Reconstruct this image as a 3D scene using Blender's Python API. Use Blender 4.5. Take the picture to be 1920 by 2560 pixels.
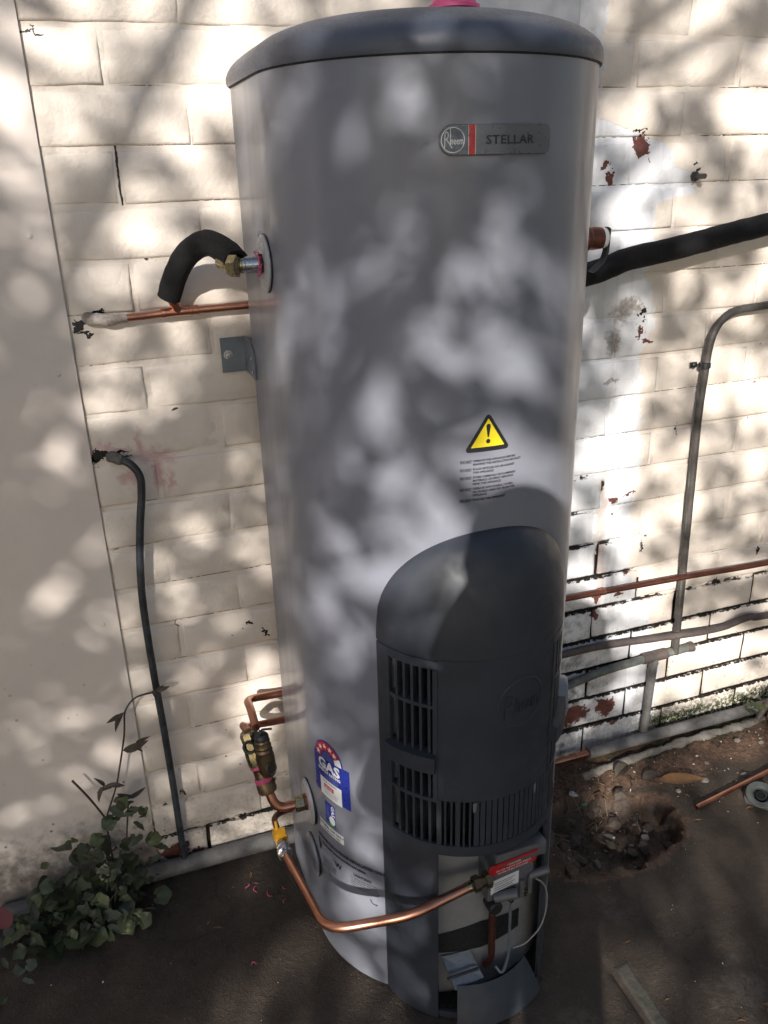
import bpy, bmesh, math, random
from mathutils import Vector, Matrix, noise as mnoise
R_ = math.radians
sin, cos, pi, sqrt = math.sin, math.cos, math.pi, math.sqrt
random.seed(7)
scene = bpy.context.scene
for o in list(bpy.data.objects):
    bpy.data.objects.remove(o)
COL = scene.collection

# ------------------------------------------------------------------ camera
CAM = Vector((0.0499, -1.5006, 1.4197))
yaw, pitch, roll = 0.3306, -0.3897, -0.0284
fw = Vector((sin(yaw)*cos(pitch), cos(yaw)*cos(pitch), sin(pitch)))
rt = Vector((cos(yaw), -sin(yaw), 0))
up = rt.cross(fw)
rt2 = rt*cos(roll) + up*sin(roll)
up2 = up*cos(roll) - rt*sin(roll)
cd = bpy.data.cameras.new('camera')
cam = bpy.data.objects.new('camera', cd)
COL.objects.link(cam)
M = Matrix((rt2, up2, -fw)).transposed().to_4x4()
M.translation = CAM
cam.matrix_world = M
cd.sensor_fit = 'VERTICAL'
cd.sensor_height = 24.0
cd.lens = 24.0*2078.5/2560.0
cd.clip_start = 0.01
cd.clip_end = 500
scene.camera = cam
scene.render.resolution_x, scene.render.resolution_y = 768, 1024

# ------------------------------------------------------------------ light
SUN_AZ, SUN_EL = R_(28), R_(24)          # light travels towards +x,+y, down
to_sun = Vector((-sin(SUN_AZ)*cos(SUN_EL), -cos(SUN_AZ)*cos(SUN_EL), sin(SUN_EL)))
world = bpy.data.worlds.new('World')
scene.world = world
world.use_nodes = True
wn = world.node_tree
bg = wn.nodes['Background']
sky = wn.nodes.new('ShaderNodeTexSky')
sky.sky_type = 'NISHITA'
sky.sun_disc = False
sky.sun_elevation = SUN_EL
sky.sun_rotation = math.atan2(to_sun.x, to_sun.y)
wn.links.new(sky.outputs[0], bg.inputs[0])
bg.inputs[1].default_value = 0.080
sl = bpy.data.lights.new('sun', 'SUN')
sl.energy = 5.0
sl.angle = R_(0.55)
sl.color = (1.0, 0.945, 0.865)
sun = bpy.data.objects.new('sun', sl)
COL.objects.link(sun)
sun.rotation_euler = (-to_sun).to_track_quat('-Z', 'Y').to_euler()
sun.location = (-4, -8, 6)
vs = scene.view_settings
vs.view_transform = 'Standard'
vs.look = 'None'
vs.exposure = 0.70
vs.gamma = 1
scene.cycles.max_bounces = 4
scene.cycles.adaptive_threshold = 0.03
scene.cycles.diffuse_bounces = 3
scene.cycles.glossy_bounces = 3

# ------------------------------------------------------------------ helpers
class MB:
    def __init__(s):
        s.v = []; s.f = []; s.m = []
    def add(s, vs, fs, mi=0):
        b = len(s.v)
        s.v += [tuple(p) for p in vs]
        s.f += [tuple(i+b for i in f) for f in fs]
        s.m += [mi]*len(fs)
        return s
    def box(s, a, b, mi=0, bev=0.0):
        x0, y0, z0 = a; x1, y1, z1 = b
        if bev <= 0:
            vs = [(x, y, z) for z in (z0, z1) for y in (y0, y1) for x in (x0, x1)]
            fs = [(0,2,3,1),(4,5,7,6),(0,1,5,4),(2,6,7,3),(0,4,6,2),(1,3,7,5)]
            return s.add(vs, fs, mi)
        bm = bmesh.new()
        bmesh.ops.create_cube(bm, size=1)
        for v in bm.verts:
            v.co = Vector(((x0+x1)/2+v.co.x*(x1-x0), (y0+y1)/2+v.co.y*(y1-y0), (z0+z1)/2+v.co.z*(z1-z0)))
        bmesh.ops.bevel(bm, geom=bm.edges[:], offset=bev, segments=2, affect='EDGES', profile=.6)
        bm.verts.index_update()
        s.add([v.co[:] for v in bm.verts], [[v.index for v in f.verts] for f in bm.faces], mi)
        bm.free(); return s
    def tube(s, path, r, seg=12, caps=True, mi=0, wob=0.0):
        P = [Vector(p) for p in path]
        n = len(P)
        rad = r if isinstance(r, (list, tuple)) else [r]*n
        T = []
        for i in range(n):
            a = P[max(i-1, 0)]; b = P[min(i+1, n-1)]
            T.append((b-a).normalized())
        nrm = T[0].orthogonal().normalized()
        vs = []
        for i in range(n):
            nrm = (nrm - T[i]*nrm.dot(T[i])).normalized()
            bn = T[i].cross(nrm)
            for k in range(seg):
                a = 2*pi*k/seg
                rr = rad[i]
                q = P[i] + (nrm*cos(a)+bn*sin(a))*rr
                if wob:
                    q += (q-P[i])*mnoise.noise(q*60)*wob
                vs.append(q)
        fs = []
        for i in range(n-1):
            for k in range(seg):
                k2 = (k+1) % seg
                fs.append((i*seg+k, i*seg+k2, (i+1)*seg+k2, (i+1)*seg+k))
        if caps:
            fs.append(tuple(range(seg-1, -1, -1)))
            fs.append(tuple((n-1)*seg+k for k in range(seg)))
        return s.add(vs, fs, mi)
    def lathe(s, o, ax, prof, seg=24, mi=0, capped=True):
        # prof: list of (distance along axis, radius)
        o = Vector(o); ax = Vector(ax).normalized()
        u = ax.orthogonal().normalized(); w = ax.cross(u)
        vs = []
        for d, r in prof:
            for k in range(seg):
                a = 2*pi*k/seg
                vs.append(o+ax*d+(u*cos(a)+w*sin(a))*max(r, 1e-5))
        fs = []
        n = len(prof)
        for i in range(n-1):
            for k in range(seg):
                k2 = (k+1) % seg
                fs.append((i*seg+k, i*seg+k2, (i+1)*seg+k2, (i+1)*seg+k))
        if capped:
            fs.append(tuple(range(seg-1, -1, -1)))
            fs.append(tuple((n-1)*seg+k for k in range(seg)))
        return s.add(vs, fs, mi)
    def grid(s, fn, nu, nv, mi=0, flip=False):
        vs = [fn(i/nu, j/nv) for j in range(nv+1) for i in range(nu+1)]
        w = nu+1
        fs = []
        for j in range(nv):
            for i in range(nu):
                q = (j*w+i, j*w+i+1, (j+1)*w+i+1, (j+1)*w+i)
                fs.append(q[::-1] if flip else q)
        return s.add(vs, fs, mi)
    def mesh(s, name, mats, smooth=None):
        me = bpy.data.meshes.new(name)
        me.from_pydata([tuple(v) for v in s.v], [], s.f)
        if not isinstance(mats, (list, tuple)): mats = [mats]
        for m in mats: me.materials.append(m)
        if len(mats) > 1:
            me.polygons.foreach_set('material_index', s.m)
        bm = bmesh.new(); bm.from_mesh(me)
        bmesh.ops.recalc_face_normals(bm, faces=bm.faces)
        bm.to_mesh(me); bm.free()
        if smooth is not None:
            me.polygons.foreach_set('use_smooth', [True]*len(me.polygons))
            me.set_sharp_from_angle(angle=R_(smooth))
        me.update()
        return me
    def build(s, name, mats, parent=None, smooth=None, thick=0.0):
        return link(name, s.mesh(name, mats, smooth), parent)

def link(name, me, parent=None, loc=None, rot=None):
    o = bpy.data.objects.new(name, me)
    COL.objects.link(o)
    if parent is not None:
        o.parent = parent
        off = Vector((0, 0, 0)); p = parent
        while p is not None:
            off += p.location; p = p.parent
        o.location = (Vector(loc) if loc is not None else Vector((0, 0, 0))) - off
    elif loc is not None:
        o.location = loc
    if rot is not None: o.rotation_euler = rot
    return o

def tag(o, label, cat=None, group=None, kind=None):
    if label: o['label'] = label
    if cat: o['category'] = cat
    if group: o['group'] = group
    if kind: o['kind'] = kind
    return o

def thing(name, label, cat, loc=(0, 0, 0), group=None):
    o = bpy.data.objects.new(name, None)
    COL.objects.link(o)
    o.empty_display_size = .05
    o.location = loc
    return tag(o, label, cat, group)

def fillet(pts, rad, n=6):
    P = [Vector(p) for p in pts]
    out = [P[0]]
    for i in range(1, len(P)-1):
        a, b, c = P[i-1], P[i], P[i+1]
        r = rad[i-1] if isinstance(rad, (list, tuple)) else rad
        d1 = min(r, (a-b).length*.49); d2 = min(r, (c-b).length*.49)
        s = b+(a-b).normalized()*d1; e = b+(c-b).normalized()*d2
        for k in range(n+1):
            t = k/n
            out.append(s*(1-t)**2+b*2*t*(1-t)+e*t*t)
    out.append(P[-1])
    return out

def spline(pts, n=8):
    P = [Vector(p) for p in pts]
    out = []
    for i in range(len(P)-1):
        p0 = P[max(i-1, 0)]; p1 = P[i]; p2 = P[i+1]; p3 = P[min(i+2, len(P)-1)]
        for k in range(n):
            t = k/n
            out.append(.5*((2*p1)+(p2-p0)*t+(2*p0-5*p1+4*p2-p3)*t*t+(3*p1-p0-3*p2+p3)*t**3))
    out.append(P[-1])
    return out

def smoothstep(a, b, x):
    t = min(1, max(0, (x-a)/(b-a))); return t*t*(3-2*t)

# ------------------------------------------------------------------ materials
class NT:
    def __init__(s, name):
        s.mat = bpy.data.materials.new(name)
        s.mat.use_nodes = True
        s.t = s.mat.node_tree
        s.p = s.t.nodes['Principled BSDF']
        s.geo = None
    def n(s, typ, **kw):
        nd = s.t.nodes.new(typ)
        for k, v in kw.items(): setattr(nd, k, v)
        return nd
    def set(s, sock, v):
        if hasattr(v, 'is_output'): s.t.links.new(v, sock)
        else:
            if isinstance(v, (tuple, list)) and len(v) == 3 and sock.type == 'RGBA': v = (*v, 1)
            sock.default_value = v
    def pos(s):
        if s.geo is None: s.geo = s.n('ShaderNodeNewGeometry')
        return s.geo.outputs['Position']
    def sep(s, v):
        nd = s.n('ShaderNodeSeparateXYZ'); s.set(nd.inputs[0], v); return nd.outputs
    def m(s, op, a, b=0.0, c=None, clamp=False):
        nd = s.n('ShaderNodeMath', operation=op); nd.use_clamp = clamp
        s.set(nd.inputs[0], a); s.set(nd.inputs[1], b)
        if c is not None: s.set(nd.inputs[2], c)
        return nd.outputs[0]
    def vm(s, op, a, b=None):
        nd = s.n('ShaderNodeVectorMath', operation=op)
        s.set(nd.inputs[0], a)
        if b is not None: s.set(nd.inputs[1], b)
        return nd.outputs['Value'] if op == 'LENGTH' else nd.outputs[0]
    def mix(s, f, a, b, blend='MIX'):
        nd = s.n('ShaderNodeMix', data_type='RGBA', blend_type=blend)
        s.set(nd.inputs[0], f); s.set(nd.inputs[6], a); s.set(nd.inputs[7], b)
        return nd.outputs[2]
    def noise(s, scale, detail=3.0, vec=None, rough=.55, out=0):
        nd = s.n('ShaderNodeTexNoise')
        s.set(nd.inputs['Vector'], vec if vec is not None else s.pos())
        nd.inputs['Scale'].default_value = scale
        nd.inputs['Detail'].default_value = detail
        nd.inputs['Roughness'].default_value = rough
        return nd.outputs[out]
    def vor(s, scale, vec=None, feature='F1', out='Distance', rnd=1.0):
        nd = s.n('ShaderNodeTexVoronoi', feature=feature)
        s.set(nd.inputs['Vector'], vec if vec is not None else s.pos())
        nd.inputs['Scale'].default_value = scale
        nd.inputs['Randomness'].default_value = rnd
        return nd.outputs[out]
    def ramp(s, v, a, b, lo=0.0, hi=1.0, smooth=True):
        nd = s.n('ShaderNodeMapRange')
        nd.interpolation_type = 'SMOOTHSTEP' if smooth else 'LINEAR'
        s.set(nd.inputs['Value'], v)
        s.set(nd.inputs['From Min'], a); s.set(nd.inputs['From Max'], b)
        s.set(nd.inputs['To Min'], lo); s.set(nd.inputs['To Max'], hi)
        return nd.outputs[0]
    def curve(s, v, pts, lo, hi):
        # piecewise function of v (range lo..hi), values any in 0..1 range scaled by caller
        nd = s.n('ShaderNodeFloatCurve')
        f = s.ramp(v, lo, hi, 0, 1, False)
        s.set(nd.inputs['Value'], f)
        c = nd.mapping.curves[0]
        pts = sorted([((p[0]-lo)/(hi-lo), p[1]) for p in pts])
        c.points[0].location = pts[0]; c.points[1].location = pts[-1]
        for p in pts[1:-1]: c.points.new(*p)
        for p in c.points: p.handle_type = 'VECTOR'
        nd.mapping.use_clip = False
        nd.mapping.update()
        return nd.outputs[0]
    def bump(s, h, strength=.3, dist=.002, normal=None):
        nd = s.n('ShaderNodeBump')
        nd.inputs['Strength'].default_value = strength
        nd.inputs['Distance'].default_value = dist
        s.set(nd.inputs['Height'], h)
        if normal is not None: s.set(nd.inputs['Normal'], normal)
        return nd.outputs[0]
    def spots(s, lst, nz=None, k=.9):
        # union of noisy ellipses (x, z, rx, rz) in the wall plane
        acc = None
        for x, z, rx, rz in lst:
            d = s.vm('SUBTRACT', s.pos(), (x, 0, z))
            d = s.vm('MULTIPLY', d, (1/rx, 0, 1/rz))
            l = s.vm('LENGTH', d)
            acc = l if acc is None else s.m('MINIMUM', acc, l)
        if nz is not None:
            acc = s.m('ADD', acc, s.m('MULTIPLY', s.m('SUBTRACT', nz, .5), k))
        return acc
    def done(s, **kw):
        for k, v in kw.items():
            s.set(s.p.inputs[k.replace('_', ' ')], v)
        return s.mat

def simple(name, col, rough=.5, metal=0.0, var=.15, vscale=25, bs=0.0, bscale=200, bd=.001, spec=.5, col2=None, coat=0.0, rvar=.1):
    t = NT(name)
    n1 = t.noise(vscale, 4)
    f = t.ramp(n1, .3, .7)
    c2 = col2 if col2 is not None else tuple(c*(1-var) for c in col)
    c = t.mix(f, col, c2)
    n2 = t.noise(vscale*5, 2)
    c = t.mix(t.m('MULTIPLY', t.ramp(n2, .45, .75), .35), c, tuple(x*(1-var*1.5) if var < .6 else x*.3 for x in col))
    r = t.ramp(n2, .3, .7, max(rough-rvar, .02), min(rough+rvar, 1))
    kw = dict(Base_Color=c, Roughness=r, Metallic=metal, Specular_IOR_Level=spec)
    if bs > 0: kw['Normal'] = t.bump(t.noise(bscale, 3), bs, bd)
    if coat: kw['Coat_Weight'] = coat; kw['Coat_Roughness'] = .06
    return t.done(**kw)

# --- painted brickwork, shared by bricks and mortar; the left and right stretches carry different wear
CREAM = (.765, .684, .612)
PALE = (.75, .757, .80)
DARKJ = (.020, .016, .014)
def wall_mat(kind, side):
    t = NT('painted_'+kind+'_'+side)
    x, y, z = t.sep(t.pos())
    nb = t.noise(3.2, 3)
    nmc = t.n('ShaderNodeTexNoise'); t.set(nmc.inputs['Vector'], t.pos()); nmc.inputs['Scale'].default_value = 26; nmc.inputs['Detail'].default_value = 4; nmc.inputs['Roughness'].default_value = .68
    nm = nmc.outputs[0]
    warp = t.vm('ADD', t.pos(), t.vm('MULTIPLY', t.vm('SUBTRACT', nmc.outputs[1], (.5, .5, .5)), (.075, 0, .075)))
    nf = t.noise(95, 4, rough=.7)
    def spots(lst, k=.5):
        acc = None
        for a, b, rx, rz in lst:
            d = t.vm('MULTIPLY', t.vm('SUBTRACT', warp, (a, 0, b)), (1/rx, 0, 1/rz))
            l = t.vm('LENGTH', d)
            acc = l if acc is None else t.m('MINIMUM', acc, l)
        return t.m('ADD', acc, t.m('MULTIPLY', t.m('SUBTRACT', nf, .5), k))
    c = t.mix(t.ramp(nb, .3, .7), CREAM, tuple(a*b for a, b in zip(CREAM, (.94, .935, .93))))
    c = t.mix(t.m('MULTIPLY', t.ramp(nm, .55, .78), .18), c, (.56, .50, .45))
    c = t.mix(t.m('MULTIPLY', t.ramp(nf, .62, .75), .16), c, (.45, .40, .36))
    if side == 'right':
        edge = t.curve(z, [(.25, .30), (.40, .24), (.49, .188), (.65, .172), (.75, .18), (.89, .179), (1.03, .159), (1.109, .188), (1.2, .160), (1.30, .164), (1.345, .165), (1.362, .262), (1.40, .235), (1.415, .2), (1.45, .185), (1.47, .12), (1.50, .02)], .25, 1.5)
        ex = t.m('ADD', t.m('ADD', edge, 1.0), t.m('MULTIPLY', t.m('SUBTRACT', nm, .5), .06))
        pm = t.ramp(t.m('SUBTRACT', ex, x), -.003, .003)
        pale = t.mix(t.ramp(nb, .35, .65), PALE, (.70, .70, .72))
        sv = t.noise(1.0, 4, vec=t.vm('MULTIPLY', t.pos(), (38, 1, 3.0)), rough=.6)
        pale = t.mix(t.m('MULTIPLY', t.ramp(sv, .5, .75), .35), pale, (.36, .35, .36))
        rust = spots([(1.093, .66, .010, .17), (1.10, .50, .013, .08), (1.145, .235, .02, .012)], .8)
        pale = t.mix(t.m('MULTIPLY', t.ramp(rust, .4, 1.5, 1, 0), .38), pale, (.48, .25, .12))
        c = t.mix(pm, c, pale)
        brn = spots([(1.105, 1.135, .030, .030), (1.085, 1.07, .024, .03), (1.13, 1.145, .02, .014), (1.085, .985, .028, .008)], 1.6)
        c = t.mix(t.m('MULTIPLY', t.ramp(brn, .45, 1.1, 1, 0), .7), c, t.mix(t.ramp(nf, .4, .6), (.33, .25, .19), (.09, .075, .065)))
        red = spots([(1.122, 1.443, .020, .020), (1.104, 1.452, .005, .010), (1.04, 1.418, .012, .008), (1.051, 1.392, .009, .014),
                     (1.175, 1.068, .014, .005), (1.150, 1.09, .005, .022), (1.118, .707, .014, .010), (1.169, .512, .010, .008),
                     (1.096, .462, .016, .014), (1.09, .42, .010, .02), (1.155, .455, .020, .010), (1.16, .715, .018, .003), (1.150, .135, .036, .030), (1.052, .13, .050, .032),
                     (1.285, .225, .022, .012), (1.16, .085, .05, .008)], 1.1)
        rm = t.ramp(red, .84, .92, 1, 0)
        ch = spots([(1.262, 1.402, .008, .006), (1.11, 1.472, .018, .003), (1.255, 1.42, .006, .004), (1.155, 1.135, .012, .008), (1.165, 1.12, .006, .004), (1.14, 1.125, .004, .006), (1.60, .70, .004, .03), (1.57, .50, .006, .012), (1.21, .58, .003, .02), (1.28, .86, .003, .012)], 1.3)
    else:
        pk = spots([(.055, .972, .026, .008), (.105, .975, .008, .022), (.128, .945, .030, .012), (.13, .915, .008, .022), (.078, .915, .016, .010), (.150, .90, .006, .02)], .5)
        c = t.mix(t.m('MULTIPLY', t.ramp(pk, .2, 1.7, 1, 0), .5), c, (.50, .17, .22))
        ch = spots([(.265, .565, .014, .006), (.30, .545, .005, .012), (.235, .55, .003, .003), (.092, .19, .003, .012), (.275, .14, .010, .024), (.205, .085, .014, .007), (.13, .60, .002, .016), (.037, 1.625, .02, .003)], 1.2)
        red = spots([(.055, .04, .035, .018), (.10, .02, .03, .012)], .8)
        rm = t.ramp(red, .84, .95, 1, 0)
        ho = spots([(.036, 1.196, .013, .013), (.055, 1.212, .02, .004), (.047, 1.18, .012, .004), (.040, .957, .018, .010), (.066, .963, .020, .004), (.072, .950, .022, .003)], .9)
    c = t.mix(t.ramp(ch, .8, .9, 1, 0), c, DARKJ)
    # specks splashed up from the ground, grime near the base
    vd = t.vor(62)
    sp = t.m('MULTIPLY', t.ramp(vd, .10, .19, 1, 0), t.ramp(nm, .50, .58))
    c = t.mix(t.m('MULTIPLY', t.m('MULTIPLY', sp, t.ramp(z, .65, .12)), .8), c, (.12, .10, .085))
    gr = t.m('MULTIPLY', t.ramp(t.m('ADD', z, t.m('MULTIPLY', nm, -.30)), .06, -.16), t.ramp(nf, .35, .65))
    c = t.mix(t.m('MULTIPLY', gr, .5), c, (.15, .13, .11))
    if side == 'right':
        gr2 = t.m('MULTIPLY', t.m('MULTIPLY', t.ramp(z, .62, .25), t.ramp(x, 1.25, 1.02)), t.ramp(nm, .42, .66))
        c = t.mix(t.m('MULTIPLY', gr2, .85), c, (.13, .125, .12))
        moss = t.m('MULTIPLY', t.m('MULTIPLY', t.ramp(t.m('ADD', z, t.m('MULTIPLY', nm, -.10)), .045, -.01), t.ramp(x, 1.2, 1.35)), t.ramp(nf, .40, .55))
        c = t.mix(moss, c, (.04, .06, .012))
    c = t.mix(rm, c, t.mix(t.ramp(nf, .35, .65), (.155, .055, .045), (.095, .036, .030)))
    if side == 'left':
        c = t.mix(t.ramp(ho, .85, .95, 1, 0), c, (.010, .008, .007))
    thr = t.curve(x, DARK_PTS, 0, 4)
    dj = t.m('ADD', t.m('SUBTRACT', thr, z), t.m('MULTIPLY', t.m('SUBTRACT', nm, .5), .55))
    dj = t.m('ADD', dj, t.m('MULTIPLY', t.m('SUBTRACT', t.noise(7, 2), .5), .5))
    kz = t.m('FRACT', t.m('DIVIDE', t.m('SUBTRACT', 5.0*.086*10+1.64, z), .086))   # 0 just below a brick's bottom edge
    if kind == 'brick':
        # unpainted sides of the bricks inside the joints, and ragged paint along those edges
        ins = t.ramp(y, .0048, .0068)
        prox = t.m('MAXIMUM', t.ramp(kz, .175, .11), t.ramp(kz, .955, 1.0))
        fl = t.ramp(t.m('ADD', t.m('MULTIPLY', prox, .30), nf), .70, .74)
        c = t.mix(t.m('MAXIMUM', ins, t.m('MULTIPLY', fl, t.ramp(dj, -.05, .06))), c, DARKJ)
    if kind == 'mortar':
        dm = t.ramp(dj, -.01, .02)
        # thin broken dark lines along the top of the joints higher up
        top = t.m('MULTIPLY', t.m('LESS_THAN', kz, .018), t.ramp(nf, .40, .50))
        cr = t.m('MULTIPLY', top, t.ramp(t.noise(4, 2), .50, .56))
        if side == 'left':
            vx = t.m('ABSOLUTE', t.m('SUBTRACT', t.m('SUBTRACT', x, .1305), t.m('MULTIPLY', t.m('SUBTRACT', nm, .5), .012)))
            cr = t.m('MAXIMUM', cr, t.m('MULTIPLY', t.m('LESS_THAN', vx, .0017), t.m('MULTIPLY', t.m('GREATER_THAN', z, 1.378), t.m('LESS_THAN', z, 1.47))))
        big = t.ramp(t.noise(11, 3, rough=.7), .672, .685)
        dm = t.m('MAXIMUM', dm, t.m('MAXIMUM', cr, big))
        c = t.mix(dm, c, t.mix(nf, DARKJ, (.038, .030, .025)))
        if side == 'right':
            gm = t.m('MULTIPLY', dm, t.m('MULTIPLY', t.ramp(z, .15, .06), t.ramp(x, 1.2, 1.4)))
            c = t.mix(t.m('MULTIPLY', gm, t.ramp(nf, .35, .5)), c, (.035, .055, .010))
    h = t.m('ADD', t.m('MULTIPLY', t.noise(120, 3, rough=.65), .5), t.m('MULTIPLY', t.noise(30, 3), 1.3))
    h = t.m('SUBTRACT', h, t.m('MULTIPLY', rm, .8))
    h = t.m('SUBTRACT', h, t.m('MULTIPLY', t.ramp(ch, .8, .9, 1, 0), .9))
    if side == 'right': h = t.m('SUBTRACT', h, t.m('MULTIPLY', pm, .35))
    return t.done(Base_Color=c, Roughness=.55, Normal=t.bump(h, .62, .0026), Specular_IOR_Level=.4)
DARK_PTS = [(.0, .12), (.25, .11), (.6, .30), (1.0, .70), (1.12, .67), (1.15, .48), (1.25, .42), (1.45, .43), (1.7, .42), (4.0, .40)]
M_BRICK = {k: wall_mat('brick', k) for k in ('left', 'right')}
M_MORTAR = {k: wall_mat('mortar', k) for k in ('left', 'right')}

def sheet_mat():
    t = NT('painted_cement_sheet')
    x, y, z = t.sep(t.pos())
    n1 = t.noise(4, 4); n2 = t.noise(55, 5, rough=.65); n3 = t.noise(300, 2)
    c = t.mix(t.ramp(n1, .3, .7), (.735, .655, .605), (.685, .612, .568))
    c = t.mix(t.m('MULTIPLY', t.ramp(n2, .58, .75), .12), c, (.45, .40, .36))
    vd = t.vor(42)
    sp = t.m('MULTIPLY', t.ramp(vd, .09, .17, 1, 0), t.ramp(t.noise(24, 2), .50, .60))
    c = t.mix(t.m('MULTIPLY', t.m('MULTIPLY', sp, t.ramp(z, .75, .2)), .75), c, (.10, .085, .07))
    gr = t.m('MULTIPLY', t.ramp(t.m('ADD', z, t.m('MULTIPLY', n2, -.3)), .06, -.12), .8)
    c = t.mix(gr, c, (.10, .075, .06))
    h = t.m('ADD', t.m('MULTIPLY', n2, .4), t.m('ADD', t.m('MULTIPLY', n3, .15), n1))
    return t.done(Base_Color=c, Roughness=.6, Normal=t.bump(h, .4, .002), Specular_IOR_Level=.35)

def ground_mat():
    t = NT('damp_ground')
    x, y, z = t.sep(t.pos())
    n1 = t.noise(2.6, 5, rough=.6); n2 = t.noise(14, 6, rough=.7); n3 = t.noise(90, 4, rough=.7); n4 = t.noise(420, 2)
    c = t.mix(t.ramp(n1, .32, .68), (.060, .045, .034), (.035, .027, .021))
    c = t.mix(t.m('MULTIPLY', t.ramp(n2, .50, .72), .55), c, (.092, .070, .054))
    c = t.mix(t.m('MULTIPLY', t.ramp(n3, .52, .72), .4), c, (.034, .027, .022))
    # worn pale scuffs of concrete
    c = t.mix(t.m('MULTIPLY', t.m('MULTIPLY', t.ramp(t.noise(5.5, 5, rough=.65), .56, .68), t.ramp(n3, .3, .55)), t.ramp(x, .1, .9, .25, .7)), c, (.118, .097, .080))
    # loose reddish soil by the wall to the right of the heater and in the dug hole
    d = t.m('SUBTRACT', t.m('ADD', y, .165), t.m('MULTIPLY', t.m('SUBTRACT', n2, .5), .14))
    so = t.m('MULTIPLY', t.ramp(d, -.02, .02), t.ramp(x, .6, .75))
    hx = t.vm('LENGTH', t.vm('MULTIPLY', t.vm('SUBTRACT', t.pos(), (.985, -.255, 0)), (1/.22, 1/.13, 0)))
    hx = t.m('ADD', hx, t.m('MULTIPLY', t.m('SUBTRACT', n2, .5), .6))
    so = t.m('MAXIMUM', so, t.ramp(hx, .92, 1.05, 1, 0))
    soil = t.mix(t.ramp(n3, .35, .65), (.15, .085, .054), (.050, .030, .020))
    soil = t.mix(t.m('MULTIPLY', t.ramp(n4, .55, .7), .5), soil, (.18, .13, .095))
    soil = t.mix(t.ramp(hx, 1.0, .75), soil, t.mix(t.ramp(n3, .4, .65), (.040, .026, .018), (.075, .048, .034)))
    c = t.mix(so, c, soil)
    ms = t.m('MULTIPLY', t.m('MULTIPLY', t.ramp(y, -.10, -.03), t.ramp(x, 1.0, 1.3)), t.ramp(n2, .45, .58))
    c = t.mix(t.m('MULTIPLY', ms, .8), c, (.035, .05, .012))
    # the wider yard: dry grass and earth
    far = t.ramp(y, -2.2, -4.0)
    c = t.mix(far, c, t.mix(n1, (.09, .10, .045), (.14, .11, .075)))
    rg = t.ramp(n2, .35, .65, .55, .9)
    c = t.mix(t.m('MULTIPLY', t.ramp(n4, .62, .70), .45), c, (.20, .17, .145))
    c = t.mix(t.m('MULTIPLY', t.ramp(t.vor(9, feature='DISTANCE_TO_EDGE', vec=t.vm('ADD', t.pos(), t.vm('MULTIPLY', t.noise(12, 3, out=1), (.09, .09, 0)))), .012, .004), t.ramp(n1, .5, .6)), c, (.018, .014, .012))
    h = t.m('ADD', t.m('MULTIPLY', n2, .7), t.m('ADD', t.m('MULTIPLY', n3, .6), t.m('MULTIPLY', n4, .3)))
    return t.done(Base_Color=c, Roughness=rg, Normal=t.bump(h, .9, .005), Specular_IOR_Level=.4)

M_SHEET = sheet_mat()
M_GROUND = ground_mat()

def tank_paint():
    t = NT('silver_grey_enamel')
    n1 = t.noise(1.6, 3); n2 = t.noise(1400, 1)
    c = t.mix(t.ramp(n1, .3, .7), (.205, .213, .255), (.197, .205, .246))
    st_ = t.noise(1.0, 4, vec=t.vm('MULTIPLY', t.pos(), (26, 26, 1.6)), rough=.6)
    c = t.mix(t.m('MULTIPLY', t.ramp(st_, .55, .8), .10), c, (.30, .295, .29))
    h = t.m('ADD', t.m('MULTIPLY', n2, .03), t.m('MULTIPLY', t.noise(3.5, 1), .8))
    return t.done(Base_Color=c, Roughness=t.ramp(st_, .3, .75, .36, .46), Specular_IOR_Level=.45, Coat_Weight=.2, Coat_Roughness=.13,
                  Normal=t.bump(h, .12, .003))
M_TANK = tank_paint()
M_COLLAR = simple('light_grey_collar', (.40, .40, .43), .35, var=.05)
M_LID = simple('charcoal_lid_plastic', (.080, .090, .122), .44, var=.08, vscale=40, bs=.12, bscale=700, bd=.0006, rvar=.05)
M_COVER = simple('dark_grey_cover_plastic', (.028, .032, .045), .50, var=.1, vscale=9, col2=(.038, .043, .056), bs=.12, bscale=800, bd=.0005, rvar=.06)
M_COVER_IN = simple('dark_trim_and_shade', (.012, .013, .016), .7, var=.2)  # near black for trim, and for shade painted behind louvres and in the opening
M_COPPER = simple('copper', (.64, .30, .20), .34, 1.0, col2=(.44, .20, .13), vscale=16, var=.10, rvar=.02)
M_COPPER_OLD = simple('tarnished_copper', (.25, .095, .065), .42, .85, col2=(.17, .070, .052), vscale=25, var=.3)
M_BRASS = simple('brass', (.42, .36, .21), .30, 1.0, col2=(.32, .27, .16), vscale=50, var=.25)
M_DBRASS = simple('dull_bronze', (.19, .135, .075), .42, .8, col2=(.12, .088, .058), vscale=25, var=.25)
M_CHROME = simple('nickel_plate', (.55, .55, .57), .2, 1.0, var=.2, vscale=50)
M_STEEL = simple('galvanised_steel', (.20, .225, .265), .45, .35, var=.15, vscale=60)
M_BSTEEL = simple('blackened_steel', (.06, .06, .065), .4, .7, var=.2)
M_FOAM = simple('black_foam_lagging', (.016, .016, .017), .88, var=.2, vscale=60, bs=.25, bscale=600, spec=.25)
M_BLACKPIPE = simple('black_plastic_conduit', (.020, .021, .024), .5, var=.3, vscale=40, col2=(.045, .055, .07), bs=.1, bscale=200)
M_PINK = simple('pink_thread_tape', (.72, .11, .24), .5, var=.2, vscale=120)
M_PINKP = simple('pink_plastic', (.75, .10, .27), .45, var=.1)
M_PAINTPIPE = simple('paint_splashed_pipe', (.55, .50, .45), .6, var=.2, vscale=60, col2=(.16, .12, .10), bs=.3, bscale=150)
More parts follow.
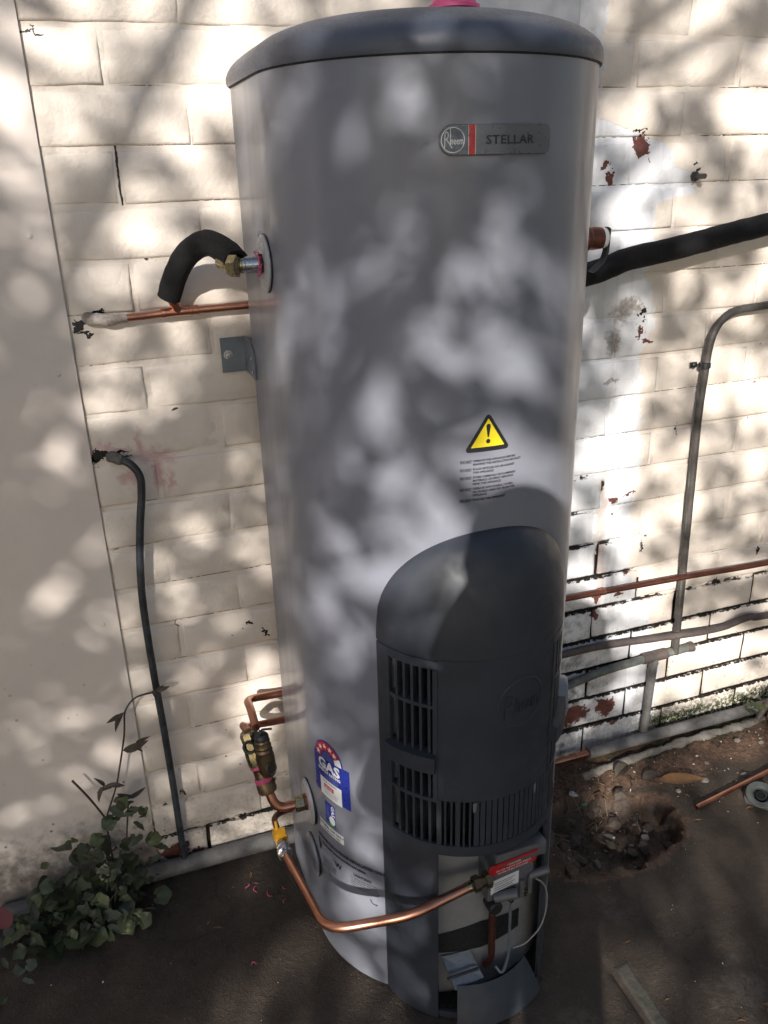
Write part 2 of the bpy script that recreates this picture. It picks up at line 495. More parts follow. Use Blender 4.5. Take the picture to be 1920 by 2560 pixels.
M_GREYPIPE = simple('old_grey_painted_pipe', (.17, .165, .165), .6, var=.3, vscale=30, col2=(.095, .09, .088), bs=.3, bscale=150)
M_BROWNPIPE = simple('old_brown_pipe', (.105, .082, .074), .62, var=.35, vscale=30, col2=(.065, .052, .05), bs=.3, bscale=150)
M_VERDI = simple('verdigris_pipe', (.145, .165, .155), .62, var=.3, vscale=35, col2=(.09, .085, .078), bs=.3, bscale=150)
M_CONDUIT = simple('weathered_dark_conduit', (.10, .088, .082), .55, .2, var=.35, vscale=35, col2=(.06, .055, .052), bs=.3, bscale=180)
M_CEMENT = simple('crumbling_mortar', (.20, .185, .165), .85, var=.45, vscale=40, col2=(.12, .105, .09), bs=.9, bscale=120, bd=.004)
M_YELLOW = simple('yellow_valve_handle', (.72, .36, .02), .45, var=.15, vscale=60)
M_RED = simple('red_label', (.50, .018, .022), .4, var=.08)
M_REDP = simple('red_painted_pipe', (.36, .07, .055), .55, var=.3, vscale=50, col2=(.18, .08, .06), bs=.3)
M_BLUE = simple('blue_label', (.022, .035, .27), .35, var=.05)
M_WHITE = simple('white_label', (.74, .74, .76), .4, var=.05)
M_GREEN = simple('green_label', (.03, .22, .11), .4, var=.05)
M_BLACK = simple('black_print', (.012, .012, .016), .5, var=.05)
M_GREYPRINT = simple('grey_print', (.06, .06, .07), .5, var=.05)
M_LBLUE = simple('light_blue_print', (.20, .25, .50), .5, var=.05)
M_YLABEL = simple('yellow_warning_label', (.70, .56, .02), .4, var=.05)
M_BADGE = simple('badge_satin_silver', (.16, .168, .19), .35, .3, var=.02)
M_BADGEB = simple('badge_slate_blue', (.085, .105, .14), .3, .5, var=.05)
M_BADGEL = simple('badge_bright_line', (.60, .62, .66), .3, .1, var=.05)
M_BADGER = simple('badge_red', (.42, .02, .03), .3, var=.05)
M_INK = simple('ink_navy', (.02, .022, .035), .45, var=.05)
M_CAST = simple('cast_aluminium_box', (.15, .15, .165), .5, .3, var=.12, vscale=60, bs=.15)
M_INNER = simple('inner_shield_grey', (.27, .27, .28), .55, var=.12, vscale=20)
M_TRAY = simple('blue_grey_tray', (.12, .145, .19), .45, .3, var=.2, vscale=40)
M_WIRE = simple('grey_wire', (.42, .41, .40), .45, .3, var=.1)
M_STONE = simple('pale_stone', (.20, .175, .155), .85, var=.35, vscale=60, bs=.5, bscale=200)
M_DSTONE = simple('brown_stone', (.07, .052, .042), .85, var=.35, vscale=60, bs=.5, bscale=200)
M_FLAKE = simple('paint_flake', (.62, .60, .56), .7, var=.25, vscale=90)
M_TEAL = simple('teal_scrap', (.02, .22, .20), .5, var=.1)
M_LEAF = simple('weed_leaf', (.056, .072, .030), .5, var=.4, vscale=25, col2=(.036, .048, .024), bs=.2, bscale=150)
M_LEAF2 = simple('weed_leaf_pale', (.100, .122, .042), .5, var=.3, vscale=25, bs=.2, bscale=150)
M_LEAF3 = simple('weed_leaf_dull', (.068, .080, .054), .55, var=.3, vscale=25, bs=.2, bscale=150)
M_DRY = simple('withered_leaf', (.075, .06, .045), .7, var=.35, vscale=40)
M_DEAD = simple('dead_brown_leaf', (.22, .11, .045), .7, var=.35, vscale=30)
M_REDLEAF = simple('red_leaf', (.22, .06, .06), .6, var=.2)
M_STEM = simple('brown_stem', (.062, .046, .036), .7, var=.3, vscale=60, bs=.3)
M_BARK = simple('tree_bark', (.12, .09, .065), .9, var=.4, vscale=12, bs=.8, bscale=25, bd=.01)
M_TLEAF = simple('tree_leaf', (.055, .09, .03), .5, var=.4, vscale=3)
M_MOSS = simple('moss_tuft', (.028, .042, .012), .9, var=.4, vscale=40)
M_SLAB = simple('mossy_concrete_strip', (.070, .064, .054), .85, var=.35, vscale=30, col2=(.045, .044, .035), bs=.6, bscale=120, bd=.003)
M_CAP = simple('grey_plastic_cap', (.085, .095, .092), .5, var=.2, vscale=50, bs=.2)
M_CLOTH = simple('navy_cotton', (.03, .035, .05), .85, var=.2, vscale=20)
M_JEANS = simple('denim', (.04, .055, .09), .85, var=.2, vscale=20)
M_SKIN = simple('skin', (.45, .27, .19), .5, var=.1)
M_HAIR = simple('brown_hair', (.03, .02, .014), .6, var=.3)
M_PHONE = simple('black_phone', (.01, .01, .012), .25, var=.1)

exec_order = []
# ------------------------------------------------------------------ setting: ground
def hole_d(x, y):
    n = mnoise.noise(Vector((x*9, y*9, 3)))*.30 + mnoise.noise(Vector((x*26, y*26, 5)))*.24 + mnoise.noise(Vector((x*60, y*60, 8)))*.12
    d = sqrt(((x-.985)/.205)**2+((y+.255)/.125)**2)+n
    return 1-smoothstep(.80, .98, d)
def ground_z(x, y):
    v = Vector((x, y, 0))
    z = mnoise.noise(v*3)*.004 + mnoise.noise(v*11)*.0022 + mnoise.noise(v*40)*.0011
    soil = smoothstep(-.20, -.10, y)*smoothstep(.72, .82, x)
    z += soil*(mnoise.noise(v*17)*.006+mnoise.noise(v*45)*.0045+.004)
    h = hole_d(x, y)
    z -= h*(.052+mnoise.noise(v*30)*.024+mnoise.noise(v*75)*.012)
    # slot beside the embedded strip
    a = Vector((.806, -.562)); b = Vector((.800, -.95))
    if y < -.555 and y > -.95:
        t = (y+.562)/(-.95+.562)
        cx = a.x+(b.x-a.x)*t-.004
        z -= .012*(1-smoothstep(.006, .011, abs(x-cx)))
    # keep it level below the heater
    k = smoothstep(.40, .30, sqrt((x-.553)**2+((y+.29)*1.0)**2))
    z = z*(1-k)
    return z-.001
def axis(lo, hi, step, far):
    v = [lo+i*step for i in range(int((hi-lo)/step)+1)]
    w = .05; a = v[0]; left = []
    while a > -far:
        a -= w; left.append(a); w *= 1.7
    w = .05; a = v[-1]; right = []
    while a < far:
        a += w; right.append(a); w *= 1.7
    return left[::-1]+v+right
gx = axis(-.6, 1.95, .012, 120); gy = axis(-1.05, .05, .012, 120)
mb = MB()
vsx = [(x, y, ground_z(x, y) if (-.7 < x < 2.1 and -1.2 < y < .1) else -.002) for y in gy for x in gx]
w = len(gx)
mb.add(vsx, [(j*w+i, j*w+i+1, (j+1)*w+i+1, (j+1)*w+i) for j in range(len(gy)-1) for i in range(w-1)])
tag(mb.build('ground', M_GROUND, smooth=60), 'dark damp earth and worn concrete in front of the wall', kind='structure')

# ------------------------------------------------------------------ brick wall
wall = thing('brick_wall', 'cream painted brick wall with peeling white patch and open dark joints', 'brick wall', (1.2, 0, 0))
XL, XR = .0205, 3.9
def dark_thr(x):
    pts = DARK_PTS
    for (a, b), (c, d) in zip(pts, pts[1:]):
        if a <= x <= c: return b+(d-b)*(x-a)/(c-a)
    return .3
def mort(u, v):
    x = MX0+u*(MX1-MX0); z = -.03+v*2.13
    d = smoothstep(-.02, .03, dark_thr(x)-z + mnoise.noise(Vector((x*14, 0, z*14)))*.13)
    y = .0031+mnoise.noise(Vector((x*45, 1, z*45)))*.0009 + d*(.011+.003*mnoise.noise(Vector((x*60, 2, z*60))))
    return (x, y, z)
for MX0, MX1, sd_ in ((0.0, .6, 'left'), (.6, 2.3, 'right')):
    mb = MB(); mb.grid(mort, int((MX1-MX0)*100), 213)
    if sd_ == 'right':
        mb.box((2.29, .006, -.03), (XR, .03, 2.6)); mb.box((0, .007, 2.09), (2.28, .03, 2.6))
        mb.box((0.0, .09, -.03), (XR, .22, 2.6))
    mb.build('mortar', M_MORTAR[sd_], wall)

def brick_geo(m, x0, x1, z0, z1, rnd, y0=0.0):
    nx = 6 if x1-x0 > .15 else 3
    nz = 3
    b = .0036
    ja = lambda s: rnd.uniform(-s, s)
    tilt = ja(.0016); tl2 = ja(.0012); py = y0+ja(.0014)
    ring = []
    vs = []; fs = []
    for j in range(nz+1):
        for i in range(nx+1):
            u = i/nx; v = j/nz
            x = x0+b+(x1-x0-2*b)*u; z = z0+b+(z1-z0-2*b)*v
            edge = i in (0, nx) or j in (0, nz)
            y = py+tilt*(u-.5)*2+tl2*(v-.5)*2+ja(.0006)
            if edge: x += ja(.0012); z += ja(.0012); y += .0004
            vs.append((x, y, z))
    for j in range(nz):
        for i in range(nx):
            a = j*(nx+1)+i
            fs.append((a, a+1, a+nx+2, a+nx+1))
    loop = [i for i in range(nx+1)]+[(j+1)*(nx+1)-1 for j in range(1, nz+1)]+[nz*(nx+1)+i for i in range(nx-1, -1, -1)]+[j*(nx+1) for j in range(nz-1, 0, -1)]
    cx, cz = (x0+x1)/2, (z0+z1)/2
    r1 = []; r2 = []
    for k in loop:
        x, y, z = vs[k]
        X = x+(b*1.25 if x > x1-2.5*b else (-b*1.25 if x < x0+2.5*b else 0))
        Z = z+(b*1.25 if z > z1-2.5*b else (-b*1.25 if z < z0+2.5*b else 0))
        r1.append(len(vs)); vs.append((X, y+.0026, Z))
    for k in loop:
        pass
    for q in r1:
        x, y, z = vs[q]; r2.append(len(vs)); vs.append((x, .05, z))
    n = len(loop)
    for k in range(n):
        k2 = (k+1) % n
        fs.append((loop[k], loop[k2], r1[k2], r1[k]))
        fs.append((r1[k], r1[k2], r2[k2], r2[k]))
    m.add(vs, fs)
rnd = random.Random(3)
far_b = MB()
variants = {}
for k in range(-11, 19):
    zt = 1.64-.086*k-.010; zb = 1.64-.086*(k+1)
    if k == 18: zb = -.01
    xs = []
    x = (.130 if k % 2 == 0 else .250)-.24*2
    while x < XR:
        a, b = x+.005, x+.24-.005
        x += .24
        if b < XL+.01: continue
        a = max(a, XL); b = min(b, XR)
        near = a < 1.95 and zb < 1.85
        if near:
            full = (b-a) > .22 and k != 18
            if full:
                vkey = (rnd.randrange(10), 'left' if a < .5 else 'right')
                if vkey not in variants:
                    m = MB(); brick_geo(m, 0, .23, 0, .076, rnd)
                    variants[vkey] = m.mesh('brick', M_BRICK[vkey[1]], smooth=60)
                link('brick', variants[vkey], wall, loc=(a+rnd.uniform(-.0012, .0012), rnd.uniform(-.0008, .0008), zb+rnd.uniform(-.001, .001)))
            else:
                m = MB(); brick_geo(m, a, b, zb, zt, rnd)
                m.build('brick', M_BRICK['left' if a < .5 else 'right'], wall, smooth=60)
        else:
            brick_geo(far_b, a, b, zb, zt, rnd)
o = far_b.build('brickwork', M_BRICK['right'], wall, smooth=60); o['kind'] = 'stuff'

# ------------------------------------------------------------------ cement sheet at the left
sh = thing('cement_sheet', 'flat painted cement sheet panel at the left of the brickwork', 'wall panel', (-.6, 0, 0))
mb = MB(); mb.box((-2.2, -.004, -.02), (.0178, .03, 2.6))
mb.build('sheet', M_SHEET, sh)
for x, z in [(.0005, 1.338), (.006, 1.115), (.006, .63), (-.62, 1.1), (-.62, .6)]:
    mb = MB(); mb.lathe((x-.018, -.004, z), (0, -1, 0), [(-.001, .0046), (.0010, .0044), (.0018, .003), (.0021, .0005)], 12)
    mb.build('nail', M_SHEET, sh, smooth=40)

# ------------------------------------------------------------------ water heater
CX, CY, RR = .553, -.265, .243
HT = 1.556
heater = thing('water_heater', 'tall silver grey gas water heater with charcoal lid and dark front cover', 'water heater', (CX, CY, 0))
def body_profile(off=0.0, n=64):
    pts = []
    R = RR+off
    for i in range(n+1):
        a = -pi/2+pi*i/n
        pts.append((CX+R*sin(a), CY-R*cos(a)))
    yb = -.056+off
    c = .010
    xr = CX+R; xl = CX-R
    for k in range(5):
        a = k/4*pi/2
        pts.append((xr-c+c*cos(a), yb-c+c*sin(a)))
    for k in range(5):
        a = k/4*pi/2
        pts.append((xl+c-c*sin(a), yb-c+c*cos(a)))
    return pts
def loft(m, rings, cap0=False, cap1=False, mi=0):
    n = len(rings[0]); vs = [p for r in rings for p in r]
    fs = []
    for i in range(len(rings)-1):
        for k in range(n):
            k2 = (k+1) % n
            fs.append((i*n+k, i*n+k2, (i+1)*n+k2, (i+1)*n+k))
    if cap0: fs.append(tuple(range(n-1, -1, -1)))
    if cap1: fs.append(tuple((len(rings)-1)*n+k for k in range(n)))
    m.add(vs, fs, mi)
bp = body_profile()
mb = MB()
loft(mb, [[(x, y, z) for x, y in body_profile(o)] for o, z in ((-.006, .003), (0, .006), (0, .4), (0, .8), (0, 1.2), (0, HT))], True, True)
body = mb.build('jacket', M_TANK, heater, smooth=30)
# lid
mb = MB()
rings = []
for off, z in ((.002, HT-.010), (.0034, HT-.011), (.0046, HT-.007), (.0048, HT-.002), (.0045, HT+.002)):
    rings.append([(x, y, z) for x, y in body_profile(off)])
base = body_profile(.0045)
cyl_c = (CX, -.225)
for i in range(1, 13):
    a = i/12*pi/2
    s = 1-(1-cos(a))*.58
    z = HT+.002+.051*sin(a)
    rings.append([(cyl_c[0]+(x-cyl_c[0])*s, cyl_c[1]+(y-cyl_c[1])*s-.085*sin(a)**.9*(1-(1-cos(a))*.5)*min(1, max(0, (y-CY)/.2)), z) for x, y in base])
for s, dz in ((.28, .0025), (.12, .004), (.02, .0045)):
    rings.append([(cyl_c[0]+(x-cyl_c[0])*s, cyl_c[1]+(y-cyl_c[1])*s, HT+.053+dz) for x, y in base])
loft(mb, rings, False, True)
lid = mb.build('lid', M_LID, heater, smooth=40)
mb = MB()
loft(mb, [[(x, y, z) for x, y in body_profile(o)] for o, z in ((.0006, HT-.013), (.0016, HT-.0125), (.0016, HT-.006), (.0006, HT-.006))])
mb.build('rim_trim', M_COVER_IN, heater, smooth=40)

def on_cyl(th_deg, z, off=0.0):
    a = R_(th_deg)
    return Vector((CX+(RR+off)*sin(a), CY-(RR+off)*cos(a), z))
def wrap_uv(u, v, th0, z0, off):
    # u metres along the arc from th0 (deg), v metres up from z0
    a = R_(th0)+u/RR
    if a < -pi/2:   # past the arc: the flat side
        return Vector((CX-RR-off, CY+(-(a+pi/2))*RR, z0+v))
    return Vector((CX+(RR+off)*sin(a), CY-(RR+off)*cos(a), z0+v))
def densify(P, step=.004):
    out = []
    for (a, b), (c, d) in zip(P, P[1:]+P[:1]):
        k = max(1, int(sqrt((c-a)**2+(d-b)**2)/step))
        out += [(a+(c-a)*i/k, b+(d-b)*i/k) for i in range(k)]
    return out
def patch(name, poly_or_rect, mat_, th0, z0, off, parent, nseg=None, label=None):
    """curved label; rect = (u0,u1,v0,v1) or list of (u,v) points (fan, convex)"""
    m = MB()
    if isinstance(poly_or_rect[0], (tuple, list)):
        P = densify(poly_or_rect)
        c = (sum(p[0] for p in P)/len(P), sum(p[1] for p in P)/len(P))
        n = len(P)
        vs = [wrap_uv(c[0], c[1], th0, z0, off)]
        for s in (.33, .67, 1):
            vs += [wrap_uv(c[0]+(p[0]-c[0])*s, c[1]+(p[1]-c[1])*s, th0, z0, off) for p in P]
        fs = [(0, 1+k, 1+(k+1) % n) for k in range(n)]
        fs += [(1+q*n+k, 1+n+q*n+k, 1+n+q*n+(k+1) % n, 1+q*n+(k+1) % n) for q in range(2) for k in range(n)]
        m.add(vs, fs)
    else:
        u0, u1, v0, v1 = poly_or_rect
        n = nseg or max(3, int(abs(u1-u0)/.006))
        m.grid(lambda a, b: wrap_uv(u0+(u1-u0)*a, v0+(v1-v0)*b, th0, z0, off), n, 2)
        # a little edge thickness down to the jacket
    o = m.build(name, mat_, parent, smooth=30)
    if label: o['label'] = label
    return o
def ring_poly(m, pts_in, pts_out, th0, z0, off):
    n = len(pts_in)
    vs = [wrap_uv(*p, th0, z0, off) for p in pts_in]+[wrap_uv(*p, th0, z0, off) for p in pts_out]
    m.add(vs, [(k, (k+1) % n, n+(k+1) % n, n+k) for k in range(n)])
FONTC = {}
def text_pts(s, size, sx=1.0, bold=0.0, ext=0.0, align='LEFT', space=1.0):
    cu = bpy.data.curves.new('t', 'FONT')
    cu.body = s; cu.size = size; cu.offset = bold; cu.extrude = ext
    cu.align_x = align; cu.resolution_u = 2; cu.space_character = space
    ob = bpy.data.objects.new('t', cu); COL.objects.link(ob)
    dg = bpy.context.evaluated_depsgraph_get()
    me = bpy.data.meshes.new_from_object(ob.evaluated_get(dg))
    vs = [(v.co.x*sx, v.co.y, v.co.z) for v in me.vertices]
    fs = [tuple(p.vertices) for p in me.polygons]
    bpy.data.objects.remove(ob); bpy.data.curves.remove(cu); bpy.data.meshes.remove(me)
    return vs, fs
def text_cyl(m, s, th0, z0, size, off=.0012, sx=1.0, bold=0.0, align='LEFT', u0=0.0, v0=0.0, rot=0.0, space=1.0):
    vs, fs = text_pts(s, size, sx, bold, 0, align, space)
    c, sn = cos(rot), sin(rot)
    m.add([wrap_uv(u0+x*c-y*sn, v0+x*sn+y*c, th0, z0, off) for x, y, z in vs], fs)

# --- badge
badge_u = lambda th: R_(th)*RR
bz0, bz1 = 1.434, 1.468
bu0, bu1 = -18.2*pi/180*RR, 17.3*pi/180*RR
def stadium(u0, u1, v0, v1, r0, r1, n=10):
    P = []
    for cx_, cy_, a0, r in ((u1-r1, v0+r1, -90, r1), (u1-r1, v1-r1, 0, r1), (u0+r0, v1-r0, 90, r0), (u0+r0, v0+r0, 180, r0)):
        for k in range(n+1):
            a = R_(a0+90*k/n); P.append((cx_+r*cos(a), cy_+r*sin(a)))
    return P
def slab_cyl(m, P, th0, z0, off0, off1, bev=.0008):
    P = densify(P)
    n = len(P)
    c = (sum(p[0] for p in P)/n, sum(p[1] for p in P)/n)
    L = []
    ins = lambda p, d: (p[0]-(d if p[0] > c[0] else -d), p[1]-(d if p[1] > c[1] else -d))
    R0 = [wrap_uv(*p, th0, z0, off0) for p in P]
    R1 = [wrap_uv(*p, th0, z0, off1-bev) for p in P]
    R2 = [wrap_uv(*ins(p, bev), th0, z0, off1) for p in P]
    m.add(R0+R1+R2, [(i*n+k, i*n+(k+1) % n, (i+1)*n+(k+1) % n, (i+1)*n+k) for i in range(2) for k in range(n)])
    return [ins(p, bev) for p in P]
def strip_fill(m, P, th0, z0, off, mi=0):
    # fill a shape symmetric about its mid height with vertical strips
    top = {}
    n = 44; u_lo = min(p[0] for p in P); u_hi = max(p[0] for p in P)
    us = [u_lo+(u_hi-u_lo)*(.5-.5*cos(pi*i/n)) for i in range(n+1)]
    vs = []; fs = []
    for u in us:
        vv = []
        for (a, b), (c, d) in zip(P, P[1:]+P[:1]):
            if min(a, c)-1e-7 <= u <= max(a, c)+1e-7:
                vv += [b, d] if abs(c-a) < 1e-9 else [b+(d-b)*(u-a)/(c-a)]
        vs += [wrap_uv(u, min(vv), th0, z0, off), wrap_uv(u, max(vv), th0, z0, off)]
    for i in range(len(us)-1):
        fs.append((2*i, 2*i+2, 2*i+3, 2*i+1))
    m.add(vs, fs, mi)
badge_e = bpy.data.objects.new('badge', None)
COL.objects.link(badge_e); badge_e.parent = heater; badge_e.location = Vector((CX, CY-RR, 1.45))-Vector(heater.location)
badge_e['label'] = 'silver name badge near the top of the jacket'
def bl(name, m, mat_): return m.build(name, mat_, badge_e, smooth=35)
P = stadium(bu0, bu1, 0, .034, .0165, .009)
mb = MB(); T = slab_cyl(mb, P, 0, bz0, 0, .004); strip_fill(mb, T, 0, bz0, .004); bl('plate', mb, M_BADGE)
red0, red1 = -9.9*pi/180*RR, -7.9*pi/180*RR
PL = [p for p in stadium(bu0+.0012, red0*2-bu0, .0012, .0328, .0155, .0155)]
PLc = [(red0, .0328)]+[p for p in PL if p[0] <= red0]+[(red0, .0012)]
mb = MB(); strip_fill(mb, PLc, 0, bz0, .0044); bl('emblem_field', mb, M_BADGEB)
mb = MB(); mb.grid(lambda a, b: wrap_uv(red0+(red1-red0)*a, .0006+.0328*b, 0, bz0, .0047), 3, 1); bl('red_stripe', mb, M_BADGER)
mb = MB()
for uu in (red0, red1):
    mb.grid(lambda a, b: wrap_uv(uu-.0003+.0006*a, .0006+.0328*b, 0, bz0, .0050), 1, 1)
bl('stripe_edge', mb, M_BADGEL)
ec = bu0+.0165; er = .0140
mb = MB()
ring_poly(mb, [(ec+er*.95*cos(2*pi*k/40), .0170+er*.95*sin(2*pi*k/40)) for k in range(40)], [(ec+er*1.02*cos(2*pi*k/40), .0170+er*1.02*sin(2*pi*k/40)) for k in range(40)], 0, bz0, .0049)
bl('emblem_ring', mb, M_BADGEL)
mb = MB()
def stroke(m, pts, w, th0, z0, off):
    for (a, b), (c, d) in zip(pts, pts[1:]):
        L = sqrt((c-a)**2+(d-b)**2); nx, ny = -(d-b)/L*w/2, (c-a)/L*w/2
        m.add([wrap_uv(a+nx, b+ny, th0, z0, off), wrap_uv(a-nx, b-ny, th0, z0, off), wrap_uv(c-nx, d-ny, th0, z0, off), wrap_uv(c+nx, d+ny, th0, z0, off)], [(0, 1, 2, 3)])
ex0 = ec-.0098
stroke(mb, [(ex0, .0085), (ex0+.0004, .0243), (ex0+.0022, .0262), (ex0+.0042, .0245), (ex0+.0042, .0205), (ex0+.0022, .0180), (ex0+.0004, .0172), (ex0+.0022, .0178), (ex0+.0092, .0078)], .0009, 0, bz0, .0050)
stroke(mb, [(ex0+.0068, .0300), (ex0+.0068, .0122)], .0010, 0, bz0, .0050)
text_cyl(mb, 'neem', 0, bz0, .0115, .0050, .62, .00012, 'LEFT', ex0+.0067, .0122)
bl('emblem_lettering', mb, M_BADGEL)
mb = MB(); text_cyl(mb, 'STELLAR', 0, bz0, .0138, .0046, 1.20, .00022, 'LEFT', red1+.0130, .0120, space=1.05); bl('name_lettering', mb, M_INK)

# --- warning triangle and notice
def tri(c, s, r, th0, n=6):
    P = []
    H = s*.80
    V = [(-s/2, 0), (s/2, 0), (0, H)]
    cen = (0, H/3)
    for i, (x, y) in enumerate(V):
        a0 = [210, -30+0, 90][i]
        # pull the corner in and round it
        dx, dy = cen[0]-x, cen[1]-y; L = sqrt(dx*dx+dy*dy)
        qx, qy = x+dx/L*r*2, y+dy/L*r*2
        base_a = [150, 270, 30][i]
        for k in range(n+1):
            a = R_(base_a+120*k/n); P.append((c[0]+qx+r*cos(a), c[1]+qy+r*sin(a)))
    return P
ts = .0705
warn = patch('warning_triangle', tri((0, 0), ts, .0042, -1.8), M_BLACK, -1.8, 1.0555, .0006, heater)
warn['label'] = 'yellow and black warning triangle with exclamation mark'
patch('yellow_field', tri((0, .0065), ts*.715, .0004, -1.8, 2), M_YLABEL, -1.8, 1.0555, .0010, warn)
mb = MB()
m_ = [(-.0034, .0362), (-.0026, .0385), (0, .0396), (.0026, .0385), (.0034, .0362), (.0011, .0205), (-.0011, .0205)]
mb.add([wrap_uv(*p, -1.8, 1.0555, .0014) for p in m_], [tuple(range(7))])
mb.add([wrap_uv(.0033*cos(2*pi*k/16), .0145+.0033*sin(2*pi*k/16), -1.8, 1.0555, .0014) for k in range(16)], [tuple(range(16))])
mb.build('exclamation_mark', M_BLACK, warn)
mb = MB()
lines = [('DO NOT', 'OPERATE THIS APPLIANCE BEFORE'), ('', 'READING THE INSTRUCTION BOOKLET'), ('DO NOT', 'PLACE ARTICLES ON OR AGAINST'), ('', 'THIS APPLIANCE'),
         ('DO NOT', 'STORE CHEMICALS OR FLAMMABLE'), ('', 'MATERIALS, OR SPRAY AEROSOLS'), ('', 'NEAR THIS APPLIANCE'), ('DO NOT', 'OPERATE WITH PANELS, COVERS'),
         ('', 'OR GUARDS REMOVED FROM THIS'), ('', 'APPLIANCE'), ('DO NOT', 'ENCLOSE THIS APPLIANCE')]
zz = 1.0415
for i, (a, b) in enumerate(lines):
    if a and i: zz -= .0022
    if a:
        text_cyl(mb, a, -11.3, zz, .0042, .0012, .98, .00016)
        mb.grid(lambda p, q: wrap_uv(p*.0165, -.0011+q*.0005, -11.3, zz, .0012), 3, 1)
    text_cyl(mb, b, -11.3, zz, .0042, .0012, 1.0, .00016, u0=.0185)
    zz -= .0049
mb.build('warning_text', M_BLACK, heater)['kind'] = 'stuff'
# --- energy label
eu = lambda d: R_(d)*RR
TH = -67.5; Z0 = .392
en = patch('energy_label', (-eu(11.5), eu(11.5), 0, .084), M_BLUE, TH, Z0, .0005, heater)
en['label'] = 'blue and red gas energy rating label with white stars'
rx = .0385
def arc(r, a0, a1, n=20): return [(-.0035+r*cos(R_(a0+(a1-a0)*k/n)), .082+r*sin(R_(a0+(a1-a0)*k/n))) for k in range(n+1)]
patch('label_arch', arc(rx, 0, 180), M_BLUE, TH, Z0, .0006, en)
mb = MB()
A = arc(rx*.93, 32, 180); B = arc(rx*.50, 32, 180)
mb.add([wrap_uv(*p, TH, Z0, .0010) for p in A+B], [(k, k+1, len(A)+k+1, len(A)+k) for k in range(len(A)-1)])
mb.build('red_arch', M_RED, en)
mb = MB()
A = arc(rx*.93, 3, 30, 6); B = arc(rx*.50, 3, 30, 6)
mb.add([wrap_uv(*p, TH, Z0, .0010) for p in A+B], [(k, k+1, len(A)+k+1, len(A)+k) for k in range(len(A)-1)])
mb.build('white_arch', M_WHITE, en)
for a in (165, 134, 103, 73, 46):
    mb = MB()
    c = (-.0035+rx*.72*cos(R_(a)), .082+rx*.72*sin(R_(a)))
    Ps = []
    for k in range(10):
        r = .0066 if k % 2 == 0 else .0027
        t_ = R_(90+36*k); Ps.append((c[0]+r*cos(t_), c[1]+r*sin(t_)))
    mb.add([wrap_uv(*c, TH, Z0, .0014)]+[wrap_uv(*p, TH, Z0, .0014) for p in Ps], [(0, 1+k, 1+(k+1) % 10) for k in range(10)])
    mb.build('star', M_WHITE, en)
mb = MB(); text_cyl(mb, 'GAS', TH, Z0, .0285, .0010, 1.12, .0011, 'CENTER', -.0030, .0590); mb.build('gas_lettering', M_WHITE, en)
mb = MB(); text_cyl(mb, 'ENERGY RATING', TH, Z0, .0082, .0010, .98, .0003, 'CENTER', -.0030, .0505); mb.build('rating_lettering', M_WHITE, en)
mb = MB()
for k, s in enumerate(('THE MORE', 'STARS THE MORE', 'ENERGY EFFICIENT')):
    text_cyl(mb, s, TH, Z0, .0046, .0013, .8, .0001, 'CENTER', -.0035, .0950-.0056*k)
for k, s in enumerate(('A joint government', 'and industry program')):
    text_cyl(mb, s, TH, Z0, .0044, .0010, 1.0, .0001, 'CENTER', .001, .0455-.005*k)
mb.build('fine_print', M_LBLUE, en)['kind'] = 'stuff'
patch('white_panel', (-.0300, .0290, -.0022, .0365), M_WHITE, TH, Z0, .0009, en)
patch('red_box', (-.0185, .0085, .0165, .0255), M_RED, TH, Z0, .0012, en)
mb = MB()
text_cyl(mb, 'Energy consumption', TH, Z0, .0046, .0013, 1.0, .0001, 'CENTER', -.002, .0310)
for k in range(4):
    text_cyl(mb, ['Comparative consumption of', 'this model when tested to', 'the standard test method', 'per year'][k], TH, Z0, .0034, .0013, 1, 0, 'CENTER', 0, .0115-.0037*k)
mb.build('panel_print', M_GREYPRINT, en)
mb = MB(); text_cyl(mb, '20,100', TH, Z0, .0075, .0015, 1, .0001, 'CENTER', -.005, .0185); mb.build('figure_print', M_WHITE, en)
# --- small gas sticker
TH2 = -69; Z2 = .327
g2 = patch('gas_sticker', stadium(-.0145, .0145, 0, .050, .003, .003, 3), M_BLUE, TH2, Z2, .0005, heater)
g2['label'] = 'small blue and green gas sticker'
patch('green_band', (-.0140, .0140, .0008, .0055), M_GREEN, TH2, Z2, .0009, g2)
patch('white_disc', [(.0055+.0085*cos(2*pi*k/20), .0145+.0095*sin(2*pi*k/20)) for k in range(20)], M_WHITE, TH2, Z2, .0010, g2)
mb = MB(); text_cyl(mb, 'GAS', TH2, Z2, .0125, .0010, 1.0, .0004, 'LEFT', .0045, .0485, rot=-pi/2); mb.build('gas_lettering', M_WHITE, g2)
mb = MB()
for k in range(7): mb.grid(lambda a, b: wrap_uv(-.0120+a*(.013-.003*(k % 3)), .0425-.0048*k+.0012*b, TH2, Z2, .0010), 2, 1)
mb.build('fine_print', M_LBLUE, g2)['kind'] = 'stuff'
